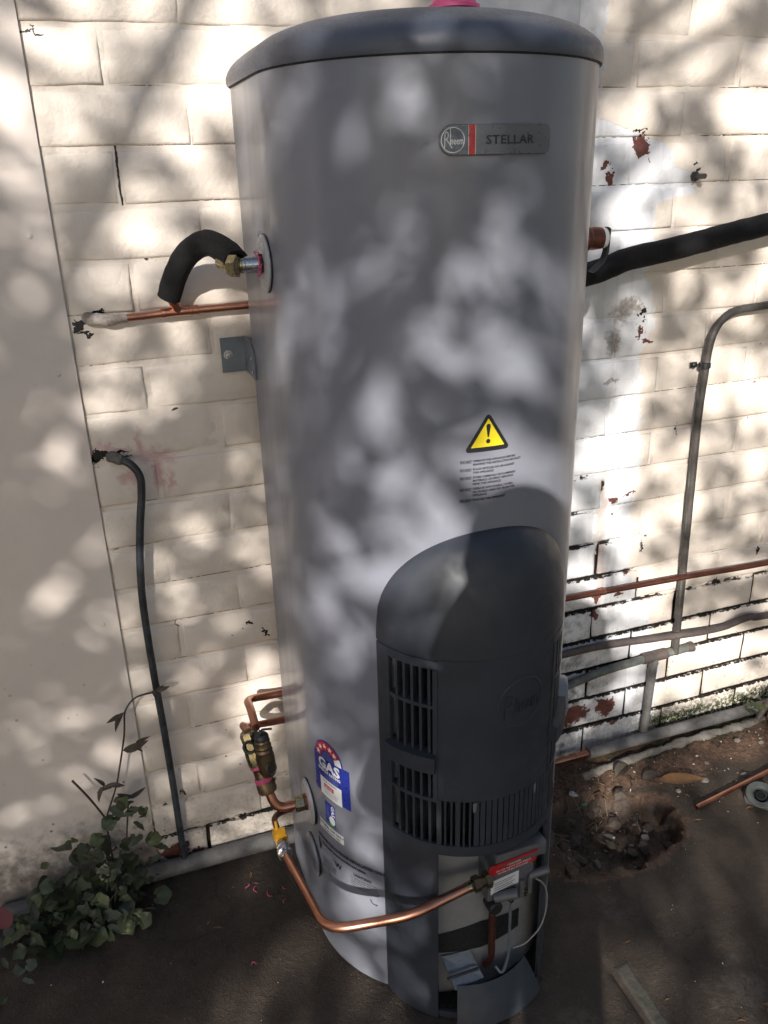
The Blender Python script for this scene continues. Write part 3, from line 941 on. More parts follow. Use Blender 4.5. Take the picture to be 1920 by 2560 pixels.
# --- natural gas strip and the printing below
st = patch('natural_gas_strip', (eu(-78.0)-eu(-69.5), eu(-61)-eu(-69.5), 0, .0195), M_WHITE, -69.5, .303, .0005, heater)
st['label'] = 'white sticker lettered NATURAL GAS ONLY'
mb = MB()
text_cyl(mb, 'NATURAL GAS ONLY', -69.5, .303, .0080, .0010, .95, .0002, 'CENTER', 0, .0108)
text_cyl(mb, 'Test pressure 1.0 kPa', -69.5, .303, .0064, .0010, .92, .0001, 'CENTER', .002, .0032)
mb.build('strip_lettering', M_BLACK, st)
mb = MB()
text_cyl(mb, 'APPROVED FOR OUTDOOR INSTALLATION ONLY', -80.5, .2745, .0098, .0008, .72, .00042, space=1.06)
text_cyl(mb, 'Water heater vitreous enamelled steel cylinder', -77, .2630, .0074, .0008, .81, .0003)
text_cyl(mb, 'LIGHTING', -56.5, .2460, .0088, .0008, .95, .0003)
# water mark: a zigzag
stroke(mb, [(.0, .012), (.0045, .0), (.0085, .012), (.0125, 0), (.017, .012)], .0022, -67.5, .237, .0008)
# flame pictogram
mb.add([wrap_uv(*p, -80.5, .247, .0008) for p in [(0, .020), (.004, .024), (.0045, .010), (.009, .006), (.0075, -.006), (.0015, -.006), (.0005, .004)]], [tuple(range(7))])
stroke(mb, [(0, .010), (.0012, .004), (.005, .0008), (.011, .0004)], .0016, -48.0, .198, .0008)
mb.add([wrap_uv(*p, -48.0, .198, .0008) for p in [(.010, .0026), (.0145, .0002), (.010, -.0018)]], [(0, 1, 2)])
mb.build('jacket_print', M_BLACK, heater)['kind'] = 'stuff'
mb = MB()
for k, s in enumerate(['For lighting instructions refer', 'to the instruction plate fitted', 'inside the access cover of the', 'burner compartment. Turn gas', 'control knob as shown below.']):
    text_cyl(mb, s, -58, .2395-.0052*k, .0046, .0008, 1.05, .0001)
for k, s in enumerate(['Licence number 1234', 'Working pressure 1400 kPa', 'Relief valve setting 1000 kPa', 'Cold water expansion valve', 'setting 850 kPa']):
    text_cyl(mb, s, -78, .2300-.0056*k, .0044, .0008, .9, .0001)
mb.build('fine_print', M_GREYPRINT, heater)['kind'] = 'stuff'

# --- round collars on the left flat side
XF = CX-RR
def collar(y, z, r, name='collar'):
    m = MB(); m.lathe((XF, y, z), (-1, 0, 0), [(-.001, r*1.03), (.0022, r*1.03), (.0024, r*.98)], 36)
    m.build('gasket', M_BLACK, heater, smooth=35)
    m = MB(); m.lathe((XF, y, z), (-1, 0, 0), [(.0012, r), (.0042, r), (.0060, r*.95), (.0074, r*.80), (.0066, r*.40), (.0064, .003)], 36)
    return m.build(name, M_COLLAR if name == 'collar' else M_TANK, heater, smooth=35)
c_hot = collar(-.240, 1.297, .041)
c_cold = collar(-.262, .315, .043)
collar(-.268, .190, .041, 'blank_collar')
for y, z in ((-.205, 1.335),):
    m = MB(); m.lathe((XF, y, z), (-1, 0, 0), [(-.001, .006), (.002, .006), (.003, .004), (.003, .0005)], 10); m.build('screw', M_STEEL, heater, smooth=35)
m = MB(); m.lathe((CX+RR*sin(R_(50)), CY-RR*cos(R_(50)), .545), (sin(R_(62)), -cos(R_(62)), 0), [(-.01, .037), (.010, .037), (.0145, .034), (.016, .02), (.016, .002)], 28)
m.build('blank_collar', M_TANK, heater, smooth=35)

# --- front cover
SCX, SCY, SR = .553, -.405, .166
def sp(phi, z, off=0.0):
    a = R_(phi)
    return Vector((SCX+(SR+off)*sin(a), SCY-(SR+off)*cos(a), z))
cover = bpy.data.objects.new('front_cover', None); COL.objects.link(cover); cover.parent = heater
cover.location = Vector((SCX, SCY, .0))-Vector(heater.location)
cover['label'] = 'dark grey domed front cover with louvres'
ZS = .757
def dome(u, v):
    s = u*2-1
    B = sp(76*s, ZS)
    th = 41.8*s
    zt = .772+.164*sqrt(max(0, 1-min(1, abs(s))**2.15))
    Tt = on_cyl(th, zt, -.002)
    k = v*pi/2
    f = 1-cos(k)
    xy = B.lerp(Tt, f)
    return Vector((xy.x, xy.y, ZS+(zt-ZS)*sin(k)))
mb = MB(); mb.grid(dome, 56, 18)
mb.grid(lambda u, v: sp(76*(u*2-1), ZS-.004*v, -.0012*v), 56, 1)
mb.build('dome', M_COVER, cover, smooth=50)
def shell(m, p0, p1, z0, z1, t=.004, off=0.0, n=None, mi=0):
    n = n or max(2, int(abs(p1-p0)/3))
    P = [(p0+(p1-p0)*i/n) for i in range(n+1)]
    vs = []
    for q in P:
        vs += [sp(q, z0, off), sp(q, z1, off), sp(q, z1, off-t), sp(q, z0, off-t)]
    fs = []
    for i in range(n):
        for a in range(4):
            b = (a+1) % 4
            fs.append((4*i+a, 4*i+b, 4*i+4+b, 4*i+4+a))
    fs += [(0, 1, 2, 3), tuple(4*n+k for k in (3, 2, 1, 0))]
    m.add(vs, fs, mi)
# solid front panel
mb = MB(); shell(mb, -36, 40, .497, .7562, .005, -.0006); mb.build('front_panel', M_COVER, cover, smooth=35)
# side posts (full height strips beside the louvres) and lower side panels
for s in (-1, 1):
    mb = MB(); shell(mb, s*76, s*66.5, .003, .7525, .005); mb.build('side_strip', M_COVER, cover, smooth=35)
    mb = MB(); shell(mb, s*66.5, s*(36 if s < 0 else 41), .003, .388, .005); mb.build('side_panel', M_COVER, cover, smooth=35)
    # louvre frame
    mb = MB(); shell(mb, s*66.5, s*36.0, .738, .7525, .005); shell(mb, s*38.4, s*36.0, .497, .738, .0075, .0016)
    shell(mb, s*66.5, s*65.0, .388, .738, .006, .001)
    mb.build('louvre_frame', M_COVER, cover, smooth=35)
    for k in range(5):
        a = 60.2-4.9*k
        mb = MB()
        shell(mb, s*(a+.75), s*(a-.75), .400 if k < 3 else .400, .738, .022, -.001, n=1)
        mb.build('louvre_slat', M_COVER, cover)
    for z0, z1, o in ((.668, .674, .0), (.557, .586, .013), (.492, .499, .0)):
        mb = MB(); shell(mb, s*66, s*36.5, z0, z1, .026, o); mb.build('louvre_shelf', M_COVER, cover, smooth=35)
# ribbed skirt
mb = MB(); shell(mb, -66.5, 66.5, .388, .408, .006, .0015); mb.build('skirt_rail', M_COVER, cover, smooth=35)
for k in range(22):
    a = -35.2+3.45*k
    if -35 < a < -14.5 and k not in (3, ):
        wdt = .55
    else: wdt = 1.36
    mb = MB(); shell(mb, a-wdt, a+wdt, .406, .4985, .010 if wdt > 1 else .016, .0, n=1); mb.build('skirt_rib', M_COVER, cover)
mb = MB(); shell(mb, -13, 66, .404, .497, .003, -.006); mb.build('skirt_backing', M_COVER, cover, smooth=35)
for a in (-15.6, 22.5):
    mb = MB(); mb.add([sp(a-1.2, .497, .002), sp(a+1.2, .497, .002), sp(a+.3, .481, .003), sp(a-1, .479, .003), sp(a, .49, -.003)], [(0, 1, 2, 3), (0, 3, 4), (1, 4, 2), (0, 4, 1), (2, 4, 3)])
    mb.build('clip_tab', M_STEEL, cover)
# dark sheets behind the louvres that paint the shade inside the cover
mb = MB(); mb.grid(lambda u, v: sp(-74+148*u, .40+.35*v, -.040), 30, 1); mb.build('louvre_shade_sheet', M_COVER_IN, cover, smooth=40)
mb = MB(); mb.grid(lambda u, v: Vector((SCX+(SR-.004)*(1-v)*sin(R_(-74+148*u)), SCY-(SR-.004)*(1-v)*cos(R_(-74+148*u))+.0, .402)), 30, 2); mb.build('floor_shade_sheet', M_COVER_IN, cover)
# embossed emblem on the panel
mb = MB()
n = 40; ec_, ez = 10.5, .668; er_ = .043
def spu(u, v, off): return sp(ec_+u/SR*180/pi, ez+v, off)
for r0, r1 in ((.93, 1.0),):
    vs = []
    for k in range(n):
        a = 2*pi*k/n
        vs += [spu(er_*r0*cos(a), er_*r0*sin(a), .0006), spu(er_*r1*cos(a), er_*r1*sin(a), .0006), spu(er_*(r1+.03)*cos(a), er_*(r1+.03)*sin(a), 0), spu(er_*(r0-.03)*cos(a), er_*(r0-.03)*sin(a), 0)]
    fs = []
    for k in range(n):
        q = (k+1) % n
        fs += [(4*k, 4*k+1, 4*q+1, 4*q), (4*k+1, 4*k+2, 4*q+2, 4*q+1), (4*k, 4*q, 4*q+3, 4*k+3)]
    mb.add(vs, fs)
vs, fs = text_pts('heem', .034, .62, .0004, .0006)
mb.add([spu(x-.013, y-.014, z+.0007) for x, y, z in vs], fs)
vs, fs = text_pts('R', .062, .6, .0003, .0006)
mb.add([spu(x-.034, y-.024, z+.0007) for x, y, z in vs], fs)
mb.build('embossed_emblem', M_COVER, cover)
# bottom hinged flap lying open at the foot of the opening
mb = MB()
def flap(u, v):
    a = -24+58*u
    p0 = sp(a, .066, -.020); p1 = sp(a, .004, .016)
    q = p0.lerp(p1, v)
    q.z += .010*sin(pi*v)*.5
    return q
mb.grid(flap, 24, 6)
mb.build('bottom_flap', M_COVER, cover, smooth=40)
mb = MB(); shell(mb, -36, 41, .003, .018, .005, -.004); mb.build('bottom_rail', M_COVER, cover, smooth=40)

# --- burner opening on the jacket behind the cover
mb = MB()
mb.grid(lambda u, v: wrap_uv(-.085+.17*u, (.0+.045*v)+.006*sin(pi*u)+.02*(1-abs(2*u-1))*(v-.5), 0, .108, .0016), 20, 3)
mb.build('burner_opening_shade', M_COVER_IN, heater, smooth=40)  # dark patch laid on the jacket, painting the shaded opening
mb = MB()
mb.add([(.478, -.503, .104), (.530, -.511, .108), (.545, -.540, .066), (.488, -.540, .060), (.478, -.503, .101), (.530, -.511, .105), (.545, -.540, .063), (.488, -.540, .057)], [(0, 1, 2, 3), (7, 6, 5, 4), (0, 3, 7, 4), (1, 0, 4, 5), (2, 1, 5, 6), (3, 2, 6, 7)])
mb.build('burner_tray', M_TRAY, heater)
mb = MB(); mb.tube([(.476, -.533, .084), (.536, -.536, .088)], .0025, 6); mb.build('tray_rod', M_BSTEEL, heater)
mb = MB(); mb.grid(lambda u, v: wrap_uv(-.135+.27*u, .010+.385*v, 0, 0, .0006), 30, 1); mb.build('inner_plate', M_INNER, heater, smooth=40)
# --- gas control
gc = bpy.data.objects.new('gas_control', None); COL.objects.link(gc); gc.parent = heater
gc.location = Vector((.59, -.53, .29))-Vector(heater.location)
gc['label'] = 'grey gas control valve with red and white labels'
mb = MB(); mb.box((.545, -.546, .252), (.632, -.508, .338), bev=.003); mb.box((.556, -.552, .330), (.652, -.505, .358), bev=.003)
mb.build('valve_body', M_CAST, gc, smooth=40)
mb = MB(); mb.add([(.5435, -.5475, .308), (.6345, -.5475, .318), (.6345, -.5535, .349), (.5435, -.5535, .339)], [(0, 1, 2, 3)]); mb.build('red_plate', M_RED, gc)
mb = MB()
for k, s in enumerate(['! DANGER', 'Do not remove cover before', 'turning off gas and power']):
    vs, fs = text_pts(s, .0055, 1.0, .0001, 0, 'CENTER')
    mb.add([(.589+x, -.5545+.0015*k, .3335-.0075*k+y+x*.11) for x, y, z in vs], fs)
mb.build('plate_lettering', M_WHITE, gc)
mb = MB(); mb.add([(.550, -.5470, .268), (.603, -.5470, .278), (.603, -.5470, .306), (.550, -.5470, .298)], [(0, 1, 2, 3)]); mb.build('white_plate', M_WHITE, gc)
mb = MB()
for k in range(5): mb.add([(.556, -.5478, .2905-.005*k), (.595-.004*(k % 2), -.5478, .2980-.005*k), (.595-.004*(k % 2), -.5478, .2992-.005*k), (.556, -.5478, .2917-.005*k)], [(0, 1, 2, 3)])
mb.build('plate_print', M_GREYPRINT, gc)
mb = MB(); mb.lathe((.556, -.548, .262), (.92, -.3, .2), [(0, .009), (.04, .009), (.042, .006), (.042, .001)], 16); mb.lathe((.625, -.546, .285), (.9, -.25, .32), [(0, .007), (.034, .007), (.036, .004), (.036, .001)], 16)
mb.build('screw_boss', M_CAST, gc, smooth=40)
mb = MB(); mb.lathe((.558, -.549, .240), (0, -1, 0), [(-.02, .013), (.004, .013), (.007, .010), (.007, .001)], 20); mb.build('knob', M_BLACK, gc, smooth=40)
mb = MB(); mb.box((.604, -.552, .246), (.612, -.540, .284)); mb.box((.620, -.552, .250), (.627, -.540, .288)); mb.build('terminal', M_CAST, gc)
for x, z in ((.592, .246), (.617, .250)):
    mb = MB(); mb.lathe((x, -.542, z), (0, 0, -1), [(-.01, .008), (.006, .008), (.006, .005), (.012, .005), (.012, .001)], 6); mb.build('brass_nut', M_BRASS, gc)
mb = MB(); mb.tube(fillet([(.560, -.535, .255), (.562, -.535, .10), (.557, -.520, .07)], .02), .0065, 12); mb.build('burner_pipe', M_COPPER_OLD, gc, smooth=40)
mb = MB(); mb.tube(fillet([(.592, -.542, .235), (.594, -.540, .10), (.580, -.545, .062), (.570, -.535, .078)], .015), .0028, 8); mb.build('pilot_tube', M_STEEL, gc, smooth=40)
mb = MB(); mb.tube(spline([(.640, -.540, .268), (.664, -.535, .235), (.672, -.532, .185), (.660, -.535, .140), (.630, -.538, .115), (.605, -.535, .108)], 6), .0014, 6); mb.build('sensor_wire', M_WIRE, gc, smooth=40)
mb = MB(); mb.lathe((.512, -.548, .306), (1, .03, .02), [(-.006, .008), (.004, .008), (.004, .0135), (.016, .0135), (.016, .010), (.026, .010), (.026, .0145), (.036, .0145)], 6)
mb.build('inlet_union', M_DBRASS, gc, smooth=20)
mb = MB(); mb.lathe((.503, -.549, .3055), (1, .03, .02), [(0, .0085), (.008, .0095), (.010, .007)], 16); mb.build('flare_nut', M_BRASS, gc, smooth=30)

# --- brackets
def bracket(side):
    if side < 0: b = thing('wall_bracket', 'blue grey steel angle bracket bolted to the wall left of the heater', 'bracket', (.30, -.02, 1.12))
    else: b = thing('wall_bracket', 'steel angle bracket just showing at the right edge of the heater', 'bracket', (.80, -.02, 1.12))
    f = (lambda x: x) if side < 0 else (lambda x: 2*CX-x)
    def bx(a, c, bev=.0006):
        m = MB(); xs = sorted((f(a[0]), f(c[0]))); m.box((xs[0], a[1], a[2]), (xs[1], c[1], c[2]), bev=bev); return m
    bx((.264, -.0065, 1.090), (.309, -.0035, 1.152)).build('wall_leg', M_STEEL, b)
    m = MB()
    X0, X1 = f(.3065), f(.3093)
    P = [(-.0065, 1.090), (-.0065, 1.152), (-.062, 1.152), (-.085, 1.138), (-.090, 1.125), (-.090, 1.090)]
    m.add([(X0, y, z) for y, z in P]+[(X1, y, z) for y, z in P], [tuple(range(6)), tuple(range(11, 5, -1))]+[(k, (k+1) % 6, 6+(k+1) % 6, 6+k) for k in range(6)])
    m.build('tank_leg', M_STEEL, b)
    m = MB(); m.lathe((f(.2765), -.0062, 1.122), (0, -1, 0), [(0, .0085), (.0012, .0085), (.0013, .0060)], 20)
    m.lathe((f(.2765), -.0072, 1.122), (0, -1, 0), [(0, .0058), (.0045, .0058), (.0055, .0048)], 6)
    m.lathe((f(.2765), -.0120, 1.122), (0, -1, 0), [(0, .0032), (.003, .0032), (.0035, .0025)], 12)
    m.build('bolt', M_CHROME, b, smooth=25)
    for y, z in ((-.075, 1.125), (-.078, 1.102)):
        m = MB(); m.lathe((f(.3064), y, z), (-1 if side < 0 else 1, 0, 0), [(0, .0035), (.002, .0035), (.0028, .002)], 10); m.build('screw', M_CHROME, b, smooth=25)
bracket(-1); bracket(1)

# ------------------------------------------------------------------ hot water side: fitting, lagging, tee pipe
fit = thing('water_fitting', 'nickel and brass elbow fitting with pink thread tape at the upper collar', 'pipe fitting', (.28, -.24, 1.297))
YF, ZF = -.240, 1.297
mb = MB(); mb.lathe((.3060, YF, ZF), (-1, 0, 0), [(0, .0150), (.0075, .0150), (.0075, .012)], 6); mb.build('hex_bush', M_BSTEEL, fit, smooth=25)
mb = MB(); mb.lathe((.2990, YF, ZF), (-1, 0, 0), [(0, .0125), (.022, .0125), (.023, .0115), (.026, .0115)], 20); mb.build('coupler', M_CHROME, fit, smooth=30)
mb = MB()
mb.lathe((.3005, YF, ZF), (-1, 0, 0), [(0, .0131), (.0035, .0140), (.0045, .0127)], 16)
for k in range(9):
    a = k*.75; 
    mb.tube(spline([(.3015-.001*(k % 3), YF+.0132*cos(a), ZF+.0132*sin(a)), (.299-.002*(k % 2), YF+.0165*cos(a+.2), ZF+.0165*sin(a+.2)), (.2965-.002*(k % 3), YF+.0185*cos(a+.1), ZF+.0185*sin(a+.3))], 4), .0009, 5)
mb.build('thread_tape', M_PINK, fit)
mb = MB(); mb.tube(fillet([(.276, YF, ZF), (.258, YF, ZF), (.250, -.205, ZF+.003)], .012), .0108, 14); mb.build('elbow', M_BRASS, fit, smooth=40)
mb = MB(); mb.lathe((.2640, -.2495, ZF), (-.62, .45, .0), [(-.004, .011), (-.002, .0160), (.0105, .0160), (.012, .0135)], 6); mb.build('hex_nut', M_BRASS, fit, smooth=20)
mb = MB(); mb.lathe((.262, -.2515, ZF), (.62, -.45, 0), [(-.002, .0105), (.002, .0100), (.0045, .0075), (.0055, .002)], 20); mb.build('dome_end', M_BRASS, fit, smooth=40)

lag = thing('pipe_lagging', 'black foam lagging bent over a short riser pipe left of the heater', 'pipe insulation', (.22, -.1, 1.25))
path = spline([(.183, -.032, 1.232), (.196, -.048, 1.268), (.214, -.095, 1.305), (.239, -.150, 1.324), (.258, -.200, 1.314), (.2665, -.236, 1.3005)], 7)
mb = MB(); mb.tube(path, .0195, 20, False, wob=.05)
e0 = path[-1]; ed = (path[-1]-path[-2]).normalized()
# hollow, with wall thickness at both ends
def hollow_end(m, p, d, R, r, seg=20, jag=.0):
    u = d.orthogonal().normalized(); w_ = d.cross(u)
    vs = []
    for rr, dd in ((R, 0), (r, 0), (r, -.03)):
        for k in range(seg):
            a = 2*pi*k/seg
            q = p+(u*cos(a)+w_*sin(a))*rr+d*dd
            vs.append(q)
    m.add(vs, [(i*seg+k, i*seg+(k+1) % seg, (i+1)*seg+(k+1) % seg, (i+1)*seg+k) for i in range(2) for k in range(seg)])
hollow_end(mb, e0, ed, .0195, .0135)
hollow_end(mb, path[0], (path[0]-path[1]).normalized(), .0195, .009)
mb.build('foam_sleeve', M_FOAM, lag, smooth=50)
mb = MB(); mb.tube([(.196, -.020, 1.207), (.186, -.028, 1.228), (.196, -.048, 1.266)], .0066, 12); mb.build('riser_pipe', M_COPPER, lag, smooth=50)

tp = thing('copper_pipe', 'copper pipe with tee coming out of the broken hole beside the cement sheet', 'pipe', (.2, -.02, 1.205))
mb = MB(); mb.tube([(.105, -.018, 1.2015), (.2, -.020, 1.206), (.36, -.022, 1.2085)], .0066, 14); mb.build('pipe', M_COPPER, tp, smooth=50)
mb = MB(); mb.tube(spline([(.046, .012, 1.204), (.058, -.012, 1.203), (.085, -.017, 1.200), (.112, -.018, 1.2015)], 6), [.0105]*8+[.0095]*6+[.0078]*5, 14, wob=.25); mb.build('painted_end', M_PAINTPIPE, tp, smooth=50)
mb = MB()
for x0, x1, r in ((.168, .176, .0084), (.176, .216, .0078), (.216, .2205, .0088), (.2205, .227, .0078), (.227, .231, .0085)):
    mb.lathe((x0, -.0195, 1.2048+(x0-.15)*.02), (1, 0, .018), [(0, r-.0006), (.0006, r), (x1-x0-.0006, r), (x1-x0, r-.0006)], 16)
mb.tube([(.197, -.0195, 1.2055), (.1925, -.024, 1.218), (.190, -.026, 1.222)], [.0078, .0082, .0080], 14)
mb.build('tee', M_COPPER, tp, smooth=30)

# ------------------------------------------------------------------ left conduit, base pipe
bc = thing('black_conduit', 'bent black conduit running down the brickwork left of the heater', 'conduit', (.07, -.03, .03))
cp = [(.052, .016, .957), (.062, -.010, .957), (.082, -.026, .948), (.0945, -.030, .925), (.0930, -.030, .890), (.085, -.030, .845), (.078, -.030, .800), (.0715, -.030, .745), (.067, -.029, .68), (.066, -.028, .60), (.067, -.026, .50), (.0695, -.025, .39), (.071, -.024, .25), (.071, -.022, .12), (.0715, -.022, .028)]
mb = MB(); mb.tube(spline(cp, 6), .0072, 14); mb.build('tube', M_BLACKPIPE, bc, smooth=50)
mb = MB(); mb.tube(spline([(.047, .01, .958), (.058, -.009, .958), (.07, -.018, .955)], 4), [.0105, .0108, .0105, .0103, .0100, .0096, .0095, .0092, .0085], 14, wob=.2); mb.build('mortar_collar', M_CEMENT, bc, smooth=50)
bp_ = thing('base_pipe', 'grey pipe lying along the foot of the wall behind the heater at left', 'pipe', (.2, -.025, .02))
mb = MB(); mb.tube([(-.30, -.024, .018), (-.03, -.024, .019), (.2, -.024, .019), (.40, -.024, .020)], .0185, 16, wob=.03); mb.build('pipe', M_GREYPIPE, bp_, smooth=50)

# ------------------------------------------------------------------ cold water loop and valve
cv = thing('cold_water_valve', 'bronze relief valve with copper loop and pink tape left of the heater base', 'valve', (.23, -.22, .33))
mb = MB(); mb.lathe((.3050, -.262, .315), (-1, 0, 0), [(0, .0155), (.007, .0155), (.0075, .013)], 6); mb.build('hex_bush', M_DBRASS, cv, smooth=20)
mb = MB(); mb.lathe((.3058, -.262, .315), (-1, 0, 0), [(-.001, .0165), (.0022, .0165), (.003, .015)], 16); mb.build('thread_tape', M_PINK, cv, smooth=30)
mb = MB(); mb.lathe((.2975, -.262, .315), (-1, 0, 0), [(0, .0120), (.001, .0148), (.0165, .0148), (.018, .011)], 6); mb.build('union_nut', M_BRASS, cv, smooth=20)
mb = MB(); mb.tube(fillet([(.2830, -.262, .315), (.2440, -.262, .3165), (.2335, -.248, .362)], .028, 10), .0088, 16); mb.build('elbow_pipe', M_COPPER, cv, smooth=50)
ax0 = Vector((.2345, -.2490, .3500)); ax1 = Vector((.2150, -.2080, .4580)); axd = (ax1-ax0).normalized()
mb = MB(); mb.lathe(ax0, axd, [(-.004, .009), (0, .0165), (.004, .0180), (.018, .0180), (.022, .0165), (.030, .0150), (.046, .0150)], 20); mb.build('coupling', M_DBRASS, cv, smooth=35)
for d in (.027, .052):
    mb = MB(); mb.lathe(ax0+axd*d, axd+Vector((.12, .1, .0))*(1 if d > .04 else -1), [(-.0050, .0160), (-.003, .0178), (.0035, .0178), (.0055, .0158)], 20); mb.build('thread_tape', M_PINK, cv, smooth=35)
mb = MB(); mb.lathe(ax0+axd*.050, axd, [(0, .0155), (.006, .0185), (.028, .0190), (.052, .0165), (.066, .0175), (.072, .0150), (.072, .001)], 8); mb.build('valve_body', M_BRASS, cv, smooth=25)
vb = Vector((.2385, -.2400, .3920)); vt = Vector((.2330, -.2330, .4720)); vd_ = (vt-vb).normalized()
mb = MB(); mb.lathe(vb, vd_, [(-.012, .006), (-.008, .0145), (.004, .0175), (.030, .0178), (.040, .0160), (.044, .0170), (.049, .0150), (.053, .0160), (.058, .0140), (.064, .0150), (.068, .0130)], 24); mb.build('relief_valve', M_DBRASS, cv, smooth=35)
mb = MB(); mb.lathe(vb+vd_*.068, vd_, [(0, .0140), (.006, .0140), (.010, .0115), (.0115, .006), (.0115, .001)], 24); mb.lathe(vb+vd_*.079, vd_, [(0, .003), (.006, .003), (.008, .0015)], 8); mb.build('valve_cap', M_BSTEEL, cv, smooth=35)
mb = MB(); mb.tube([vb+vd_*.078+Vector((-.003, -.003, 0)), vb+vd_*.085+Vector((.004, 0, .002)), vb+vd_*.081+Vector((.022, .004, 0))], .0022, 6); mb.build('lever', M_BSTEEL, cv, smooth=35)
mb = MB(); q = vb+vd_*.010; dd = Vector((.28, -.92, .30)).normalized()
mb.lathe(q, dd, [(.004, .0115), (.0215, .0110), (.0228, .0100), (.0215, .0088)], 20, capped=False); mb.build('outlet', M_DBRASS, cv, smooth=35)
mb = MB(); mb.lathe(q, dd, [(.0215, .0088), (.012, .0086), (.012, .0005)], 20); mb.build('outlet_bore', M_BLACK, cv, smooth=35)
mb = MB(); mb.lathe(ax0+axd*.098, Vector((-.35, -.8, .2)), [(-.005, .0130), (.0205, .0130), (.0215, .0115), (.021, .0085), (.004, .0080), (.004, .0005)], 18); mb.build('side_port', M_BLACK, cv, smooth=35)
mb = MB(); mb.tube(fillet([(.2300, -.205, .465), (.2330, -.140, .462), (.2370, -.060, .432), (.2900, -.036, .412), (.40, -.034, .410)], .032, 10), .0080, 16); mb.build('loop_pipe', M_COPPER, cv, smooth=50)
mb = MB(); mb.tube(fillet([(.2140, -.205, .462), (.2110, -.165, .448), (.2260, -.085, .385), (.2850, -.042, .350), (.40, -.038, .342)], .028, 8), .0075, 16); mb.build('supply_pipe', M_COPPER, cv, smooth=50)

# ------------------------------------------------------------------ gas line
gl = thing('gas_pipe', 'copper gas pipe with yellow valve curving round the heater to its burner control', 'gas pipe', (.26, -.2, .15))
gp = [(.40, -.050, .118), (.285, -.052, .118), (.2655, -.080, .131), (.2600, -.178, .162)]
mb = MB(); mb.tube(fillet(gp, .02, 8), .0066, 14); mb.build('supply_pipe', M_COPPER_OLD, gl, smooth=50)
g0 = Vector((.2600, -.178, .162)); g1 = Vector((.2560, -.262, .1885)); gd = (g1-g0).normalized()
mb = MB(); mb.lathe(g0, gd, [(-.010, .008), (-.008, .012), (.010, .012), (.012, .009), (.030, .009)], 6); mb.build('valve_body', M_BRASS, gl, smooth=20)
mb = MB()
mb.add([tuple(g0+Vector(p)) for p in [(-.014, -.008, .008), (.014, -.012, .006), (.014, .006, .011), (-.014, .010, .013), (-.011, -.007, .021), (.011, -.010, .020), (.011, .004, .025), (-.011, .008, .026)]], [(0, 3, 2, 1), (4, 5, 6, 7), (0, 1, 5, 4), (1, 2, 6, 5), (2, 3, 7, 6), (3, 0, 4, 7)])
mb.tube([g0+Vector((-.004, .004, .022)), g0+Vector((-.005, .010, .040))], [.0035, .0028], 8)
mb.add([tuple(g0+Vector(p)) for p in [(-.012, -.018, -.002), (.012, -.022, -.004), (.012, -.010, .012), (-.012, -.006, .012), (-.010, -.020, -.012), (.010, -.024, -.014), (.008, -.010, -.012), (-.008, -.008, -.012)]], [(0, 3, 2, 1), (4, 5, 6, 7), (0, 1, 5, 4), (1, 2, 6, 5), (2, 3, 7, 6), (3, 0, 4, 7)])
mb.build('valve_handle', M_YELLOW, gl)
mb = MB(); u0 = g0+gd*.030
mb.lathe(u0, gd, [(0, .010), (.004, .0135), (.012, .0135), (.014, .0105), (.020, .0105), (.022, .0150), (.036, .0150), (.038, .011), (.046, .011), (.050, .0085)], 12); mb.build('union', M_CHROME, gl, smooth=25)
u1 = u0+gd*.046
mb = MB(); mb.tube(fillet([u1, (.2680, -.516, .268), (.400, -.553, .287), (.505, -.5495, .3055)], [.045, .03], 12), .0084, 16); mb.build('pipe', M_COPPER, gl, smooth=50)

# ------------------------------------------------------------------ right-hand plumbing
rv = thing('temperature_valve', 'copper coloured relief valve with bent steel lever at the upper right of the heater', 'valve', (.85, -.25, 1.30))
mb = MB(); mb.lathe((.795, -.250, 1.306), (1, 0, 0), [(0, .016), (.036, .016), (.040, .020), (.046, .0215), (.052, .0205), (.056, .0175), (.064, .0185), (.078, .0175)], 24); mb.build('valve_body', M_COPPER_OLD, rv, smooth=40)
mb = MB(); mb.lathe((.873, -.250, 1.306), (1, 0, 0), [(0, .0170), (.008, .0165), (.010, .013), (.010, .001)], 24); mb.build('washer', M_WHITE, rv, smooth=40)
mb = MB()
lp = fillet([(.886, -.252, 1.322), (.884, -.254, 1.283), (.874, -.258, 1.268), (.852, -.262, 1.254)], .02, 6)
vs = []; fs = []
for i, p in enumerate(lp):
    for dy, dx in ((-.006, -.0015), (.006, -.0015), (.006, .0015), (-.006, .0015)):
        vs.append((p.x+dx*1.5, p.y+dy, p.z-dx))
for i in range(len(lp)-1):
    for a in range(4):
        b = (a+1) % 4; fs.append((4*i+a, 4*i+b, 4*i+4+b, 4*i+4+a))
fs += [(0, 1, 2, 3), tuple(4*(len(lp)-1)+k for k in (3, 2, 1, 0))]
mb.add(vs, fs); mb.build('lever', M_BSTEEL, rv)

rl = thing('lagged_pipe', 'thick black foam lagged pipe rising to the right behind the heater', 'pipe insulation', (1.15, -.06, 1.25))
mb = MB(); mb.tube(spline([(.78, -.062, 1.205), (.90, -.062, 1.215), (.985, -.062, 1.225), (1.028, -.061, 1.236), (1.065, -.059, 1.246), (1.145, -.058, 1.2565), (1.235, -.058, 1.270), (1.32, -.060, 1.285), (1.40, -.060, 1.297), (1.7, -.060, 1.345), (2.2, -.06, 1.42)], 6), .0225, 20, wob=.05)
mb.build('foam_sleeve', M_FOAM, rl, smooth=50)

